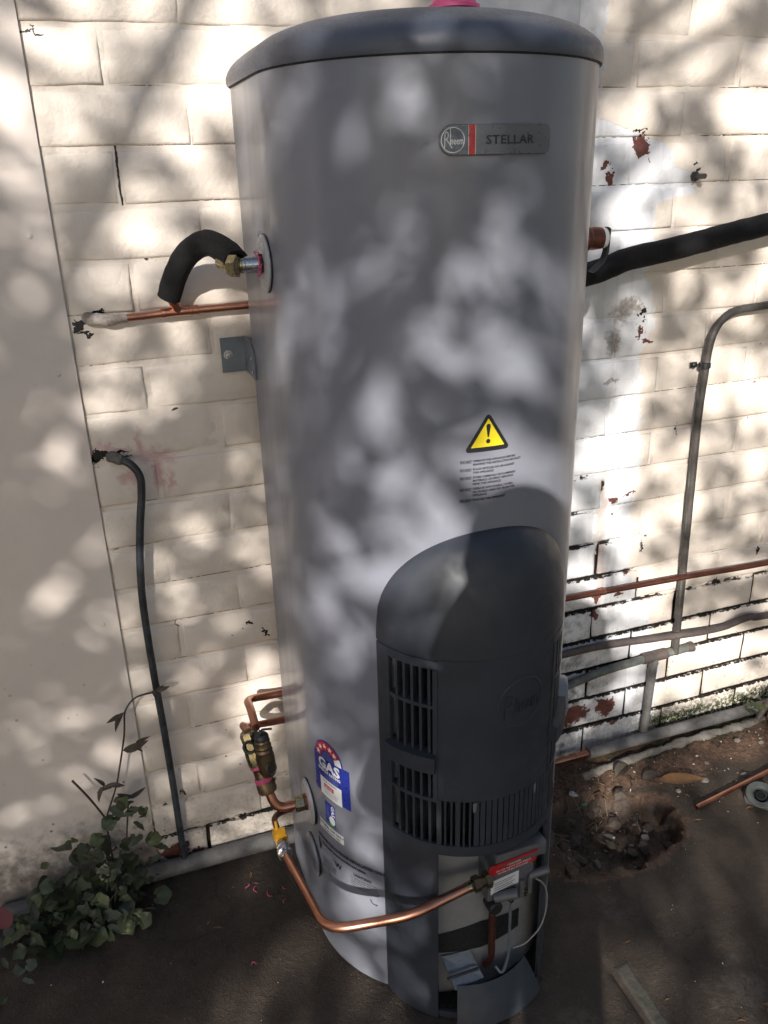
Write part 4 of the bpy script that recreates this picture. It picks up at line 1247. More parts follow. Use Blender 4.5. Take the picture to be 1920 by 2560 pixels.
cn = thing('bent_conduit', 'dark weathered conduit with a top bend running down the wall at the right', 'conduit', (1.32, -.02, .27))
mb = MB(); mb.tube(fillet([(2.3, -.022, 1.128), (1.48, -.022, 1.124), (1.322, -.022, 1.117), (1.312, -.022, .9), (1.320, -.022, .6), (1.330, -.022, .262)], [.05, .085, .05, .05], 8), .0088, 14, wob=.06); mb.build('tube', M_CONDUIT, cn, smooth=50)
mb = MB(); mb.lathe((1.3135, -.022, .998), (0, 0, 1), [(0, .011), (.001, .0128), (.012, .0128), (.013, .011)], 16); mb.box((1.288, -.008, .998), (1.304, -.0045, 1.010)); mb.lathe((1.296, -.006, 1.004), (0, -1, 0), [(0, .006), (.006, .006), (.008, .003)], 8)
mb.build('saddle_clip', M_BSTEEL, cn, smooth=30)
mb = MB()
for z0, z1, a in ((.60, .66, 3.6), (.40, .50, 3.9), (.93, .955, 3.4), (.70, .76, 3.2)):
    mb.grid(lambda u, v: Vector((1.312+max(0, (.9-(z0+(z1-z0)*v)))*.028+.0092*cos(a+.5*(u-.5)*sin(pi*v+.1)), -.022+.0092*sin(a+.5*(u-.5)*sin(pi*v+.1))*-1*-1, z0+(z1-z0)*v)), 3, 8)
mb.build('flaked_paint', M_VERDI, cn, smooth=40)

cr = thing('copper_water_pipe', 'brown tarnished copper pipe crossing the white brickwork at the right', 'pipe', (1.3, -.015, .48))
mb = MB(); mb.tube(spline([(.72, -.026, .496), (.92, -.026, .492), (1.10, -.025, .488), (1.35, -.034, .487), (1.60, -.030, .476), (2.4, -.026, .462)], 6), .0072, 14); mb.build('pipe', M_COPPER_OLD, cr, smooth=50)
mb = MB(); mb.lathe((1.085, -.025, .4885), (1, 0, -.01), [(0, .0072), (.001, .0088), (.016, .0088), (.017, .0072)], 14); mb.build('solder_joint', M_COPPER, cr, smooth=40)

br = thing('brown_pipe', 'old brown pipe crossing the lower brickwork at the right with a slight wave', 'pipe', (1.3, -.015, .32))
mb = MB(); mb.tube(spline([(.70, -.018, .330), (.95, -.018, .333), (1.10, -.018, .333), (1.235, -.018, .322), (1.36, -.036, .322), (1.47, -.020, .307), (1.56, -.018, .318), (1.66, -.018, .308), (2.4, -.018, .30)], 6), .0090, 14, wob=.08); mb.build('pipe', M_BROWNPIPE, br, smooth=50)

vp = thing('verdigris_pipe', 'green grey pipe with tee and down pipe near the ground at the right', 'pipe', (1.27, -.02, .05))
mb = MB(); mb.tube(spline([(.70, -.018, .215), (.95, -.018, .232), (1.03, -.018, .243), (1.12, -.018, .258), (1.20, -.018, .263), (1.29, -.018, .266), (1.385, -.018, .268)], 6), .0105, 14, wob=.08); mb.build('pipe', M_VERDI, vp, smooth=50)
mb = MB(); mb.tube([(1.235, -.018, .2645), (1.305, -.018, .2665)], .0132, 14, wob=.1); mb.build('tee', M_BROWNPIPE, vp, smooth=50)
mb = MB(); mb.lathe((1.366, -.018, .2675), (1, 0, .01), [(0, .0105), (.012, .0125), (.02, .0132), (.021, .010), (.010, .008), (.010, .001)], 14)
mb.build('open_socket', M_BROWNPIPE, vp, smooth=50)
mb = MB(); mb.tube([(1.268, -.019, .262), (1.266, -.020, .2), (1.262, -.022, .12), (1.258, -.024, .045)], [.0125, .0112, .0105, .0105], 14, wob=.08); mb.build('down_pipe', M_GREYPIPE, vp, smooth=50)

fp = thing('foot_pipe', 'grey pipe with bare copper end along the wall foot right of the heater', 'pipe', (1.3, -.03, .03))
mb = MB(); mb.tube([(1.085, -.034, .032), (1.3, -.036, .034), (1.6, -.036, .032), (2.4, -.036, .03)], .0150, 16, wob=.05); mb.build('pipe', M_GREYPIPE, fp, smooth=50)
mb = MB(); mb.tube([(.80, -.036, .030), (1.13, -.034, .032)], .0080, 14)
for x in (1.035, 1.045, 1.06, 1.067, 1.072): mb.lathe((x, -.034, .0315), (1, 0, .005), [(0, .008), (.001, .0095), (.004, .0095), (.005, .008)], 14)
mb.build('copper_end', M_COPPER, fp, smooth=40)

cl = thing('mortar_fillet', 'pale crumbling ridge of mortar on the soil in front of the foot pipe', 'mortar', (1.3, -.07, 0))
mb = MB()
pth = spline([(1.04, -.082, .004), (1.11, -.076, .007), (1.20, -.070, .009), (1.32, -.064, .009), (1.42, -.060, .008), (1.52, -.060, .008), (1.60, -.058, .007), (1.66, -.055, .004)], 10)
rr_ = [.010+.006*mnoise.noise(Vector((p.x*22, 0, 1)))+.003*mnoise.noise(Vector((p.x*60, 0, 2))) for p in pth]
mb.tube(pth, rr_, 12, wob=.5); mb.build('ridge', M_CEMENT, cl, smooth=60)

dp = thing('leaning_pipe', 'short brown pipe leaning against the wall at the far right', 'pipe', (1.62, -.05, .03))
mb = MB(); mb.tube(spline([(1.60, -.060, .012), (1.625, -.056, .045), (1.66, -.050, .085), (1.72, -.040, .14), (1.80, -.025, .21)], 5), .0078, 12, wob=.1); mb.build('pipe', M_BROWNPIPE, dp, smooth=50)
rp = thing('red_pipe_bend', 'red painted pipe bend with grey end lying at the right edge by the wall', 'pipe', (1.64, -.06, .02))
mb = MB(); mb.tube(fillet([(1.78, -.055, .085), (1.655, -.066, .060), (1.618, -.078, .026), (1.635, -.094, .014)], .03, 8), .0088, 14, wob=.08); mb.build('bend', M_REDP, rp, smooth=50)
mb = MB(); mb.tube([(1.629, -.089, .015), (1.66, -.124, .012), (1.74, -.205, .012)], .0102, 14, wob=.06); mb.build('pipe_end', M_GREYPIPE, rp, smooth=50)

wb = thing('wall_bolt', 'rusty black bolt sticking out of the wall at the upper right', 'bolt', (1.25, -.01, 1.392))
mb = MB(); mb.tube([(1.2500, .02, 1.392), (1.2490, -.032, 1.3925)], .0052, 10, wob=.15); mb.lathe((1.2495, -.0005, 1.392), (0, -1, 0), [(0, .0105), (.004, .0100), (.0045, .006)], 7); mb.build('shank', M_CONDUIT, wb, smooth=30)
wb2 = tag(MB().lathe((.600, -.262, HT+.056), (0, 0, 1), [(0, .019), (.011, .019), (.011, .030), (.014, .037), (.0185, .037), (.020, .033), (.034, .026), (.036, .001)], 28).build('pink_plug', M_PINKP, None, smooth=35), 'bright pink plastic plug standing on top of the heater lid', 'plug')

# ------------------------------------------------------------------ things on the ground
oc = thing('copper_offcut', 'loose copper pipe offcut lying on the ground at lower right', 'pipe offcut', (1.23, -.27, 0))
mb = MB()
a0 = Vector((1.231, -.272, .0075)); a1 = Vector((1.78, -.186, .0085)); dd = (a1-a0).normalized()
mb.tube([a0, a0+(a1-a0)*.5, a1], .0056, 16, False); hollow_end(mb, a0, -dd, .0056, .0046, 16); mb.build('tube', M_COPPER, oc, smooth=50)
cp_ = thing('flanged_spool', 'grey plastic flanged spool lying on the ground beside the copper offcut', 'pipe fitting', (1.395, -.295, 0))
ax = Vector((-.22, -.28, .93)).normalized(); o0 = Vector((1.392, -.300, .002))
mb = MB(); mb.lathe(o0, ax, [(0, .034), (.003, .0345), (.004, .030), (.005, .024), (.020, .024), (.0215, .0335), (.0245, .0340), (.026, .0325), (.0262, .0215), (.022, .0185), (.010, .0175), (.010, .0005)], 32); mb.build('cap_body', M_CAP, cp_, smooth=30)
mb = MB(); mb.lathe(o0+ax*.010, ax, [(0, .013), (.010, .012), (.011, .009), (.006, .008), (.006, .0005)], 20); mb.build('inner_boss', M_COVER_IN, cp_, smooth=30)

sp_ = thing('concrete_strip', 'narrow mossy concrete strip set in the ground at lower right', 'kerb strip', (.82, -.7, 0))
mb = MB()
def strp(u, v):
    y = -.556-.42*v; x = .812+.030*u-.012*v
    n = mnoise.noise(Vector((x*40, y*40, 1)))*.0016
    e = min(u, 1-u, v*6)
    return Vector((x+n, y+n, .0035*smoothstep(0, .12, e)-.003+n))
mb.grid(strp, 8, 60); mb.build('strip', M_SLAB, sp_, smooth=60)

# stones
def stone_mesh(seed, mat_):
    bm = bmesh.new(); bmesh.ops.create_icosphere(bm, subdivisions=1, radius=1)
    r = random.Random(seed)
    off = Vector((r.uniform(0, 99), 0, 0))
    for v in bm.verts: v.co *= 1+.35*mnoise.noise(v.co*1.4+off); v.co.z *= .62
    me = bpy.data.meshes.new('stone'); bm.to_mesh(me); bm.free(); me.materials.append(mat_); return me
SM = [stone_mesh(i, M_STONE if i < 4 else M_DSTONE) for i in range(8)]
rnd = random.Random(11)
def gz(x, y): return ground_z(x, y)
spec = [(1.262, -.176, .013, 0), (1.233, -.205, .008, 1), (1.318, -.198, .010, 2), (1.36, -.15, .007, 3), (1.13, -.235, .014, 4), (1.09, -.255, .009, 5), (1.42, -.215, .009, 1), (1.55, -.13, .008, 0), (1.50, -.10, .009, 2)]
lbls = {0: 'pale grey stone on the soil below the foot pipe', 8: 'pale lump of stone near the mortar ridge at the right', 4: 'brown stone on the rim of the dug hole'}
G = 'small stones on the bare soil'
for i, (x, y, s, k) in enumerate(spec):
    o = link('stone', SM[k], None, (x, y, gz(x, y)+s*.3), (rnd.uniform(-.3, .3), rnd.uniform(-.3, .3), rnd.uniform(0, 6))); o.scale = (s*rnd.uniform(.9, 1.3), s, s)
    tag(o, lbls.get(i, 'small stone lying on the bare soil right of the heater'), 'stone', G)
for i in range(46):
    x = .985+rnd.gauss(0, .10); y = -.255+rnd.gauss(0, .055)
    s = abs(rnd.gauss(0, .006))+.003 if i < 30 else rnd.uniform(.012, .022)
    o = link('stone', SM[rnd.randrange(8) if i < 30 else rnd.randrange(4, 8)], None, (x, y, gz(x, y)+s*.15), (rnd.uniform(-.4, .4), rnd.uniform(-.4, .4), rnd.uniform(0, 6))); o.scale = (s*rnd.uniform(.9, 1.5), s, s)
    tag(o, 'small stone or clod in the dug hole right of the heater', 'stone', 'stones in the dug hole')
# gravel crumbs, uncountable
mb = MB()
for i in range(1750):
    if i < 900:
        x = rnd.uniform(.84, 1.75); y = -abs(rnd.gauss(0, .12))-.06
    elif i < 1150:
        x = rnd.uniform(-.3, 1.5); y = rnd.uniform(-1.0, -.1)
        if (.26 < x < .86 and y > -.62): continue
    else:
        x = .985+rnd.gauss(0, .11); y = -.255+rnd.gauss(0, .06)
    if i >= 1400:
        a_ = rnd.uniform(-1.7, 1.7); q_ = .246+abs(rnd.gauss(0, .012)); x = CX+q_*sin(a_); y = CY-q_*cos(a_)
        if abs(a_) < .76: x = SCX+(SR+abs(rnd.gauss(.004, .01)))*sin(a_*1.7); y = SCY-(SR+abs(rnd.gauss(.004, .01)))*cos(a_*1.7)
    s = rnd.uniform(.0010, .0034); z = gz(x, y)
    a = rnd.uniform(0, 6)
    vs = [(x+s*cos(a+k*2.1)*rnd.uniform(.7, 1.2), y+s*sin(a+k*2.1)*rnd.uniform(.7, 1.2), z-.0005) for k in range(3)]+[(x, y, z+s*rnd.uniform(.6, 1.1))]
    mb.add(vs, [(0, 1, 3), (1, 2, 3), (2, 0, 3)])
tag(mb.build('crumbs', M_DSTONE), 'fine crumbs of soil and grit on the ground', kind='stuff')
mb = MB()
for i in range(300):
    if i < 200:
        x = rnd.uniform(.86, 1.75); y = -abs(rnd.gauss(.02, .11))-.05
    else:
        x = rnd.uniform(-.25, 1.1); y = rnd.uniform(-.95, -.05)
        if .28 < x < .84 and y > -.60: continue
    s = rnd.uniform(.0010, .0042)*(rnd.random()**2+.2 if i < 200 else .5); z = gz(x, y)+.0022
    a = rnd.uniform(0, 6)
    vs = [(x+s*cos(a+k*1.57)*rnd.uniform(.5, 1.3), y+s*sin(a+k*1.57)*rnd.uniform(.5, 1.3), z+rnd.uniform(-.001, .0015)) for k in range(4)]
    mb.add(vs, [(0, 1, 2, 3)])
tag(mb.build('paint_flakes', M_FLAKE), 'pale paint flakes scattered over the ground', kind='stuff')
for x, y, s, m_, lb in ((.985, -.130, .014, M_FLAKE, 'torn white scrap lying on the soil by the dug hole'), (1.008, -.145, .007, M_TEAL, 'tiny teal scrap beside the torn white scrap')):
    mb = MB(); z = gz(x, y)+.004
    P = [(x+s*cos(k*.9)*rnd.uniform(.4, 1.1), y+s*sin(k*.9)*rnd.uniform(.4, 1.1)) for k in range(7)]
    mb.add([(p[0], p[1], z+.0015*(i % 2)) for i, p in enumerate(P)]+[(p[0], p[1], z-.0008+.0015*(i % 2)) for i, p in enumerate(P)], [tuple(range(7)), tuple(range(13, 6, -1))]+[(k, (k+1) % 7, 7+(k+1) % 7, 7+k) for k in range(7)])
    tag(mb.build('scrap', m_), lb, 'scrap')
# pink shavings
for i, (x, y, L) in enumerate([(.205, -.130, .020), (.190, -.118, .014), (.228, -.155, .018), (.262, -.150, .012), (.255, -.185, .010), (.165, -.31, .010)]):
    mb = MB(); a = rnd.uniform(0, 6); z = gz(x, y)+.002
    pts = [(x+L*(t/5-.5)*cos(a)+.3*L*sin(t*.9)*-sin(a), y+L*(t/5-.5)*sin(a)+.3*L*sin(t*.9)*cos(a), z+.003*sin(t*.63)) for t in range(6)]
    mb.tube(pts, [.0005, .0008, .0009, .0009, .0007, .0004], 5)
    tag(mb.build('plastic_shaving', M_PINK), 'curled pink shaving on the dark ground left of the heater base', 'shaving', 'pink shavings by the heater base')
mb = MB()
for i in range(90):
    x = rnd.uniform(-.35, 1.6); y = rnd.uniform(-.95, -.05)
    if (.26 < x < .86 and y > -.62): continue
    L = rnd.uniform(.004, .014); a = rnd.uniform(0, 6); z = gz(x, y)+.0015
    w_ = L*rnd.uniform(.15, .4); d_ = Vector((cos(a), sin(a), 0)); n_ = Vector((-sin(a), cos(a), 0)); p = Vector((x, y, z))
    mb.add([p-d_*L, p+n_*w_+Vector((0, 0, L*.25)), p+d_*L+Vector((0, 0, L*.1)), p-n_*w_+Vector((0, 0, L*.15))], [(0, 1, 2, 3)])
tag(mb.build('leaf_litter', M_DEAD), 'small crumbled bits of dead leaf on the ground', kind='stuff')
# straw and roots near the soil
mb = MB()
for i in range(70):
    x = .98+rnd.gauss(0, .12); y = -.17+rnd.gauss(0, .05); z = gz(x, y)+.002
    a = rnd.uniform(0, 6); L = rnd.uniform(.012, .05)
    mb.tube(spline([(x, y, z), (x+L*.5*cos(a), y+L*.5*sin(a), z+rnd.uniform(0, .012)), (x+L*cos(a+.4), y+L*sin(a+.4), gz(x+L*cos(a+.4), y+L*sin(a+.4))+.001)], 3), .0007, 4, False)
tag(mb.build('dry_straw', simple('straw', (.24, .18, .11), .8, var=.3)), 'dry straw and roots on the loose soil', kind='stuff')

# ------------------------------------------------------------------ leaves and plants
def leaf_mesh(name, mat_, L=1.0, W=.5, lobes=0, fold=.18, curl=.25, n=7):
    m = MB()
    vs = []; 
    for i in range(n+1):
        t = i/n
        w_ = W*.5*sin(pi*t**.8)**.8*(1+(.22*sin(lobes*pi*t*2) if lobes else 0))
        if i == 0 or i == n: w_ = .012
        z = -curl*t*t
        y = t*L
        vs += [(-w_, y, z+fold*w_), (0, y, z), (w_, y, z+fold*w_)]
    fs = []
    for i in range(n):
        a = 3*i
        fs += [(a, a+1, a+4, a+3), (a+1, a+2, a+5, a+4)]
    m.add(vs, fs)
    return m.mesh(name, mat_, smooth=60)
def lobed_mesh(name, mat_):
    # rounded, shallowly lobed blade on a stalk, about 1 unit across
    m = MB(); n = 22
    vs = [(0, .12, .0)]
    for s in (.55, 1):
        for k in range(n):
            a = -pi/2+.25+(2*pi-.5)*k/(n-1)
            r = .5*(1+.07*cos(5*(a-pi/2)))*s
            vs.append((r*cos(a), .45+r*sin(a), .10*s*s*sin(2*a)+.07*s*s*cos(3*a)))
    fs = [(0, 1+k, 2+k) for k in range(n-1)]+[(1+k, 1+n+k, 2+n+k, 2+k) for k in range(n-1)]
    m.add(vs, fs)
    return m.mesh(name, mat_, smooth=60)
LB = [lobed_mesh('leaf', m_) for m_ in (M_LEAF, M_LEAF2, M_LEAF3)]+[leaf_mesh('leaf', M_LEAF, 1.2, .6, 3), leaf_mesh('leaf', M_LEAF3, 1.3, .5, 2)]
def put_leaf(parent, me, p, d, size, spin=0.0, upb=.7):
    d = Vector(d).normalized()
    z = (Vector((0, -.35, upb))-d*d.dot(Vector((0, -.35, upb)))).normalized()
    x = d.cross(z)
    Mx = Matrix((x, d, z)).transposed().to_4x4() @ Matrix.Rotation(spin, 4, 'Y')
    o = link('leaf', me, parent, p); o.rotation_euler = Mx.to_euler(); o.scale = (size,)*3
    return o
weed = thing('weed_clump', 'leafy green weed clump growing in the corner below the cement sheet', 'weed', (-.12, -.06, 0))
rnd = random.Random(21)
stems = MB()
heads = [(-.255, -.075, .085), (-.235, -.07, .115), (-.20, -.06, .125), (-.185, -.10, .10), (-.155, -.055, .15), (-.13, -.05, .185), (-.11, -.07, .16), (-.085, -.05, .17), (-.06, -.055, .16), (-.035, -.05, .18), (-.01, -.05, .165), (.015, -.045, .12),
         (-.22, -.12, .06), (-.17, -.13, .075), (-.12, -.13, .09), (-.075, -.12, .095), (-.035, -.10, .09), (-.145, -.17, .04), (-.095, -.17, .05), (-.055, -.15, .05), (-.20, -.16, .03), (-.255, -.13, .03), (.0, -.09, .05), (-.28, -.09, .05), (-.03, -.14, .03), (-.105, -.10, .13), (-.15, -.10, .12)]
heads = [(-.145+(a+.145)*.80, -.05+(b+.05)*.72, c*.86) for a, b, c in heads]
for i in range(225):
    hx_, hy_, hz_ = heads[i % len(heads)]
    f = rnd.uniform(.25, 1.05)
    p = Vector((hx_+rnd.gauss(0, .020), hy_+rnd.gauss(0, .018), max(.008, hz_*f+rnd.gauss(0, .008))))
    if p.y > -.012: p.y = -.014
    if p.z > .2: p.z = .19
    d = Vector((rnd.uniform(-1, 1), rnd.uniform(-1.2, .3), rnd.uniform(-.35, .5)))
    put_leaf(weed, LB[rnd.choice((0, 0, 0, 1, 2, 2, 3, 4, 3))], p, d, rnd.choice((.015, .021, .027, .033, .040))*rnd.uniform(.85, 1.15), rnd.uniform(-.7, .7))
    if i % 3 == 0:
        b = Vector((hx_*.85-.02+rnd.gauss(0, .01), hy_*.8-.02, .0))
        stems.tube(spline([b, b.lerp(p, .55)+Vector((rnd.gauss(0, .006), rnd.gauss(0, .006), .012)), p], 4), .0013, 5, False)
# taller leafy shoot at the right of the clump
for i, (x, z) in enumerate([(-.035, .235), (-.02, .245), (.0, .25), (.012, .235), (.02, .225), (-.01, .225), (.03, .215), (-.03, .215), (.005, .205), (.02, .195), (-.045, .20), (.028, .15), (.04, .145), (.018, .155), (.035, .13)]):
    put_leaf(weed, LB[(3, 1, 0, 4, 3)[i % 5]], (x-.022, -.042-.012*(i % 3), z), (rnd.uniform(-1, 1), rnd.uniform(-.8, .2), rnd.uniform(-.3, .8)), rnd.uniform(.022, .034), rnd.uniform(-.5, .5))
stems.tube(spline([(-.06, -.06, 0), (-.042, -.05, .12), (-.022, -.045, .235)], 5), .0018, 6, False)
stems.build('stems', M_STEM, weed, smooth=50)
# low leaves running along the left
for i in range(22):
    x = rnd.uniform(-.36, -.24); y = rnd.uniform(-.26, -.05)
    put_leaf(weed, LB[rnd.choice((0, 2, 4))], (x, y, gz(x, y)+rnd.uniform(.006, .03)), (rnd.uniform(-1, 1), rnd.uniform(-1, .3), rnd.uniform(-.2, .3)), rnd.uniform(.016, .030), rnd.uniform(-.4, .4))
rl_ = link('red_leaf', leaf_mesh('red_leaf', M_REDLEAF, 1.1, .75, 0), None, (-.285, -.085, .035)); rl_.rotation_euler = (R_(60), 0, R_(20)); rl_.scale = (.042,)*3
tag(rl_, 'single dull red leaf at the lower left beside the weeds', 'leaf')

vine = thing('dry_vine', 'thin brown vine stem with withered leaves climbing past the cement sheet edge', 'vine', (-.07, -.04, 0))
mb = MB()
mb.tube(spline([(-.072, -.045, .02), (-.071, -.040, .17), (-.069, -.040, .205), (-.040, -.038, .276), (-.028, -.036, .315), (-.016, -.036, .359), (-.006, -.036, .40), (.000, -.036, .441), (.007, -.038, .458), (.020, -.042, .475), (.036, -.046, .484), (.064, -.046, .485)], 5), .0019, 7)
mb.tube(spline([(-.069, -.040, .205), (-.085, -.042, .25), (-.100, -.042, .285), (-.117, -.042, .32)], 5), [.0022]*6+[.0024]*10, 7)
mb.build('stem', M_STEM, vine, smooth=50)
DL = [leaf_mesh('leaf', M_DRY, 1.2, .42, 0, .5, .35), leaf_mesh('leaf', M_DRY, 1.2, .34, 0, .7, .55)]
for i, (x, z, dx, dz, s) in enumerate([(.000, .450, -.6, -.6, .030), (-.003, .447, -.9, -.2, .024), (-.014, .362, .9, .25, .036), (.012, .372, .8, .5, .020), (.012, .372, .3, -.9, .018), (-.036, .286, -1, .1, .028), (-.062, .288, -.6, -.8, .026), (-.060, .288, -.3, .9, .020), (-.052, .29, .8, -.2, .022), (-.040, .262, .9, -.5, .028), (.062, .485, .9, .1, .022), (.058, .485, .4, -.8, .016), (.066, .484, .7, .6, .013), (-.02, .245, .9, .4, .026), (-.05, .245, .8, .3, .03)]):
    o = put_leaf(vine, DL[i % 2], (x, -.040, z), (dx, -.25, dz), s*1.15, rnd.uniform(-.8, .8), .4)
# small seedling at the right by the foot pipe
sd = thing('seedling', 'small bright green seedling beside the foot pipe at the right', 'seedling', (1.585, -.045, .05))
for i, (x, y, z, s) in enumerate([(1.588, -.058, .062, .034), (1.575, -.050, .075, .020), (1.565, -.045, .066, .020), (1.560, -.052, .055, .022), (1.598, -.050, .080, .016), (1.57, -.06, .05, .02)]):
    put_leaf(sd, LB[1 if i == 0 else (0, 3)[i % 2]], (x, y, z), (rnd.uniform(-.6, .6), -.5, rnd.uniform(-.4, .2)), s, 0, .9)
mb = MB(); mb.tube(spline([(1.575, -.035, .04), (1.58, -.045, .06), (1.588, -.056, .064)], 3), .0012, 5); mb.tube(spline([(1.575, -.035, .04), (1.57, -.045, .055), (1.565, -.045, .066)], 3), .0012, 5); mb.build('stems', M_STEM, sd)
ws = thing('wall_sprig', 'tiny green sprig growing from a joint beside the copper elbow', 'weed', (.285, -.01, .20))
for i in range(7):
    put_leaf(ws, LB[i % 2], (.262+rnd.gauss(0, .006), -.012, .186+rnd.gauss(0, .010)), (rnd.uniform(-1, 1), -.4, rnd.uniform(-1, 1)), rnd.uniform(.006, .010), 0, .3)
# fallen leaves
dl = link('dead_leaf', leaf_mesh('dead_leaf', M_DEAD, 1.0, .45, 0, .25, -.1), None, (1.205, -.165, gz(1.205, -.165)+.010)); dl.rotation_euler = (R_(4), R_(-5), R_(-122)); dl.scale = (.105,)*3
tag(dl, 'large dead brown leaf lying flat on the soil near the copper offcut', 'leaf')
dl2 = link('dead_leaf', leaf_mesh('dead_leaf', M_DRY, 1.0, .5, 0, .7, .3), None, (1.112, -.118, gz(1.112, -.118)+.008)); dl2.rotation_euler = (R_(14), R_(12), R_(-62)); dl2.scale = (.062,)*3
tag(dl2, 'curled grey dead leaf on the soil below the mortar ridge', 'leaf')
dl3 = link('dead_leaf', leaf_mesh('dead_leaf', M_DRY, 1.0, .45, 0, .3, .1), None, (1.17, -.148, gz(1.17, -.148)+.008)); dl3.rotation_euler = (R_(5), R_(6), R_(-80)); dl3.scale = (.055,)*3
tag(dl3, 'flat grey dead leaf beside the large brown leaf', 'leaf')
# moss
mb = MB()
for i in range(2600):
    x = 1.22+abs(rnd.gauss(0, .20)); 
    if rnd.random() < .5: y = -.062-abs(rnd.gauss(0, .018)); z = gz(x, y)
    else: y = -.006-abs(rnd.gauss(0, .006)); z = .05+abs(rnd.gauss(0, .012))+.012*(mnoise.noise(Vector((x*14, 0, 0))))
    if mnoise.noise(Vector((x*11, y*8, 4))) < -.02: continue
    s = rnd.uniform(.002, .0045); a = rnd.uniform(0, 6)
    mb.add([(x-s*.3*cos(a), y-s*.3*sin(a), z-.001), (x+s*.3*cos(a), y+s*.3*sin(a), z-.001), (x+rnd.gauss(0, s*.4), y+rnd.gauss(0, s*.4), z+s)], [(0, 1, 2)])
tag(mb.build('moss', M_MOSS), 'green moss along the foot of the wall at the right', kind='stuff')

# ------------------------------------------------------------------ behind the camera: the tree that dapples the light, the photographer
tc = Vector((.62, -.3, .85))+to_sun*5.3
tree = thing('shade_tree', 'leafy tree behind the viewer that dapples the sunlight', 'tree', (tc.x-1.8, tc.y-.3, 0))
mb = MB()
tb = Vector((tc.x-1.8, tc.y-.3, -.05))
mb.tube(spline([tb, tb+Vector((.05, .05, 1.0)), tb+Vector((.2, .1, 2.0)), tb+Vector((.35, .3, 2.9))], 6), [.20-.004*i for i in range(19)], 12, wob=.15)
mb.build('trunk', M_BARK, tree, smooth=60)
rt_ = random.Random(5)
tips = []
lm = MB()
for i in range(16):
    a = i*2.4; h = rt_.uniform(1.6, 3.0)
    s0 = tb+Vector((.25, .15, h))
    e = tc+Vector((cos(a)*rt_.uniform(.6, 2.1), sin(a)*rt_.uniform(.4, 1.2), rt_.uniform(-1.5, 1.9)))
    mid = s0.lerp(e, .5)+Vector((0, 0, .3))
    pts = spline([s0, mid, e], 5)
    lm.tube(pts, [.040-.003*k for k in range(len(pts))], 6, False)
    tips += [pts[4], pts[7], e]
    for j in range(4):
        b = pts[rt_.randrange(4, len(pts))]
        e2 = b+Vector((rt_.gauss(0, .5), rt_.gauss(0, .4), rt_.gauss(0, .45)))
        lm.tube(spline([b, b.lerp(e2, .5)+Vector((0, 0, .08)), e2], 3), [.012, .011, .010, .009, .008, .006, .004], 5, False)
        tips.append(e2)
lm.build('limbs', M_BARK, tree, smooth=60)
lf = MB()
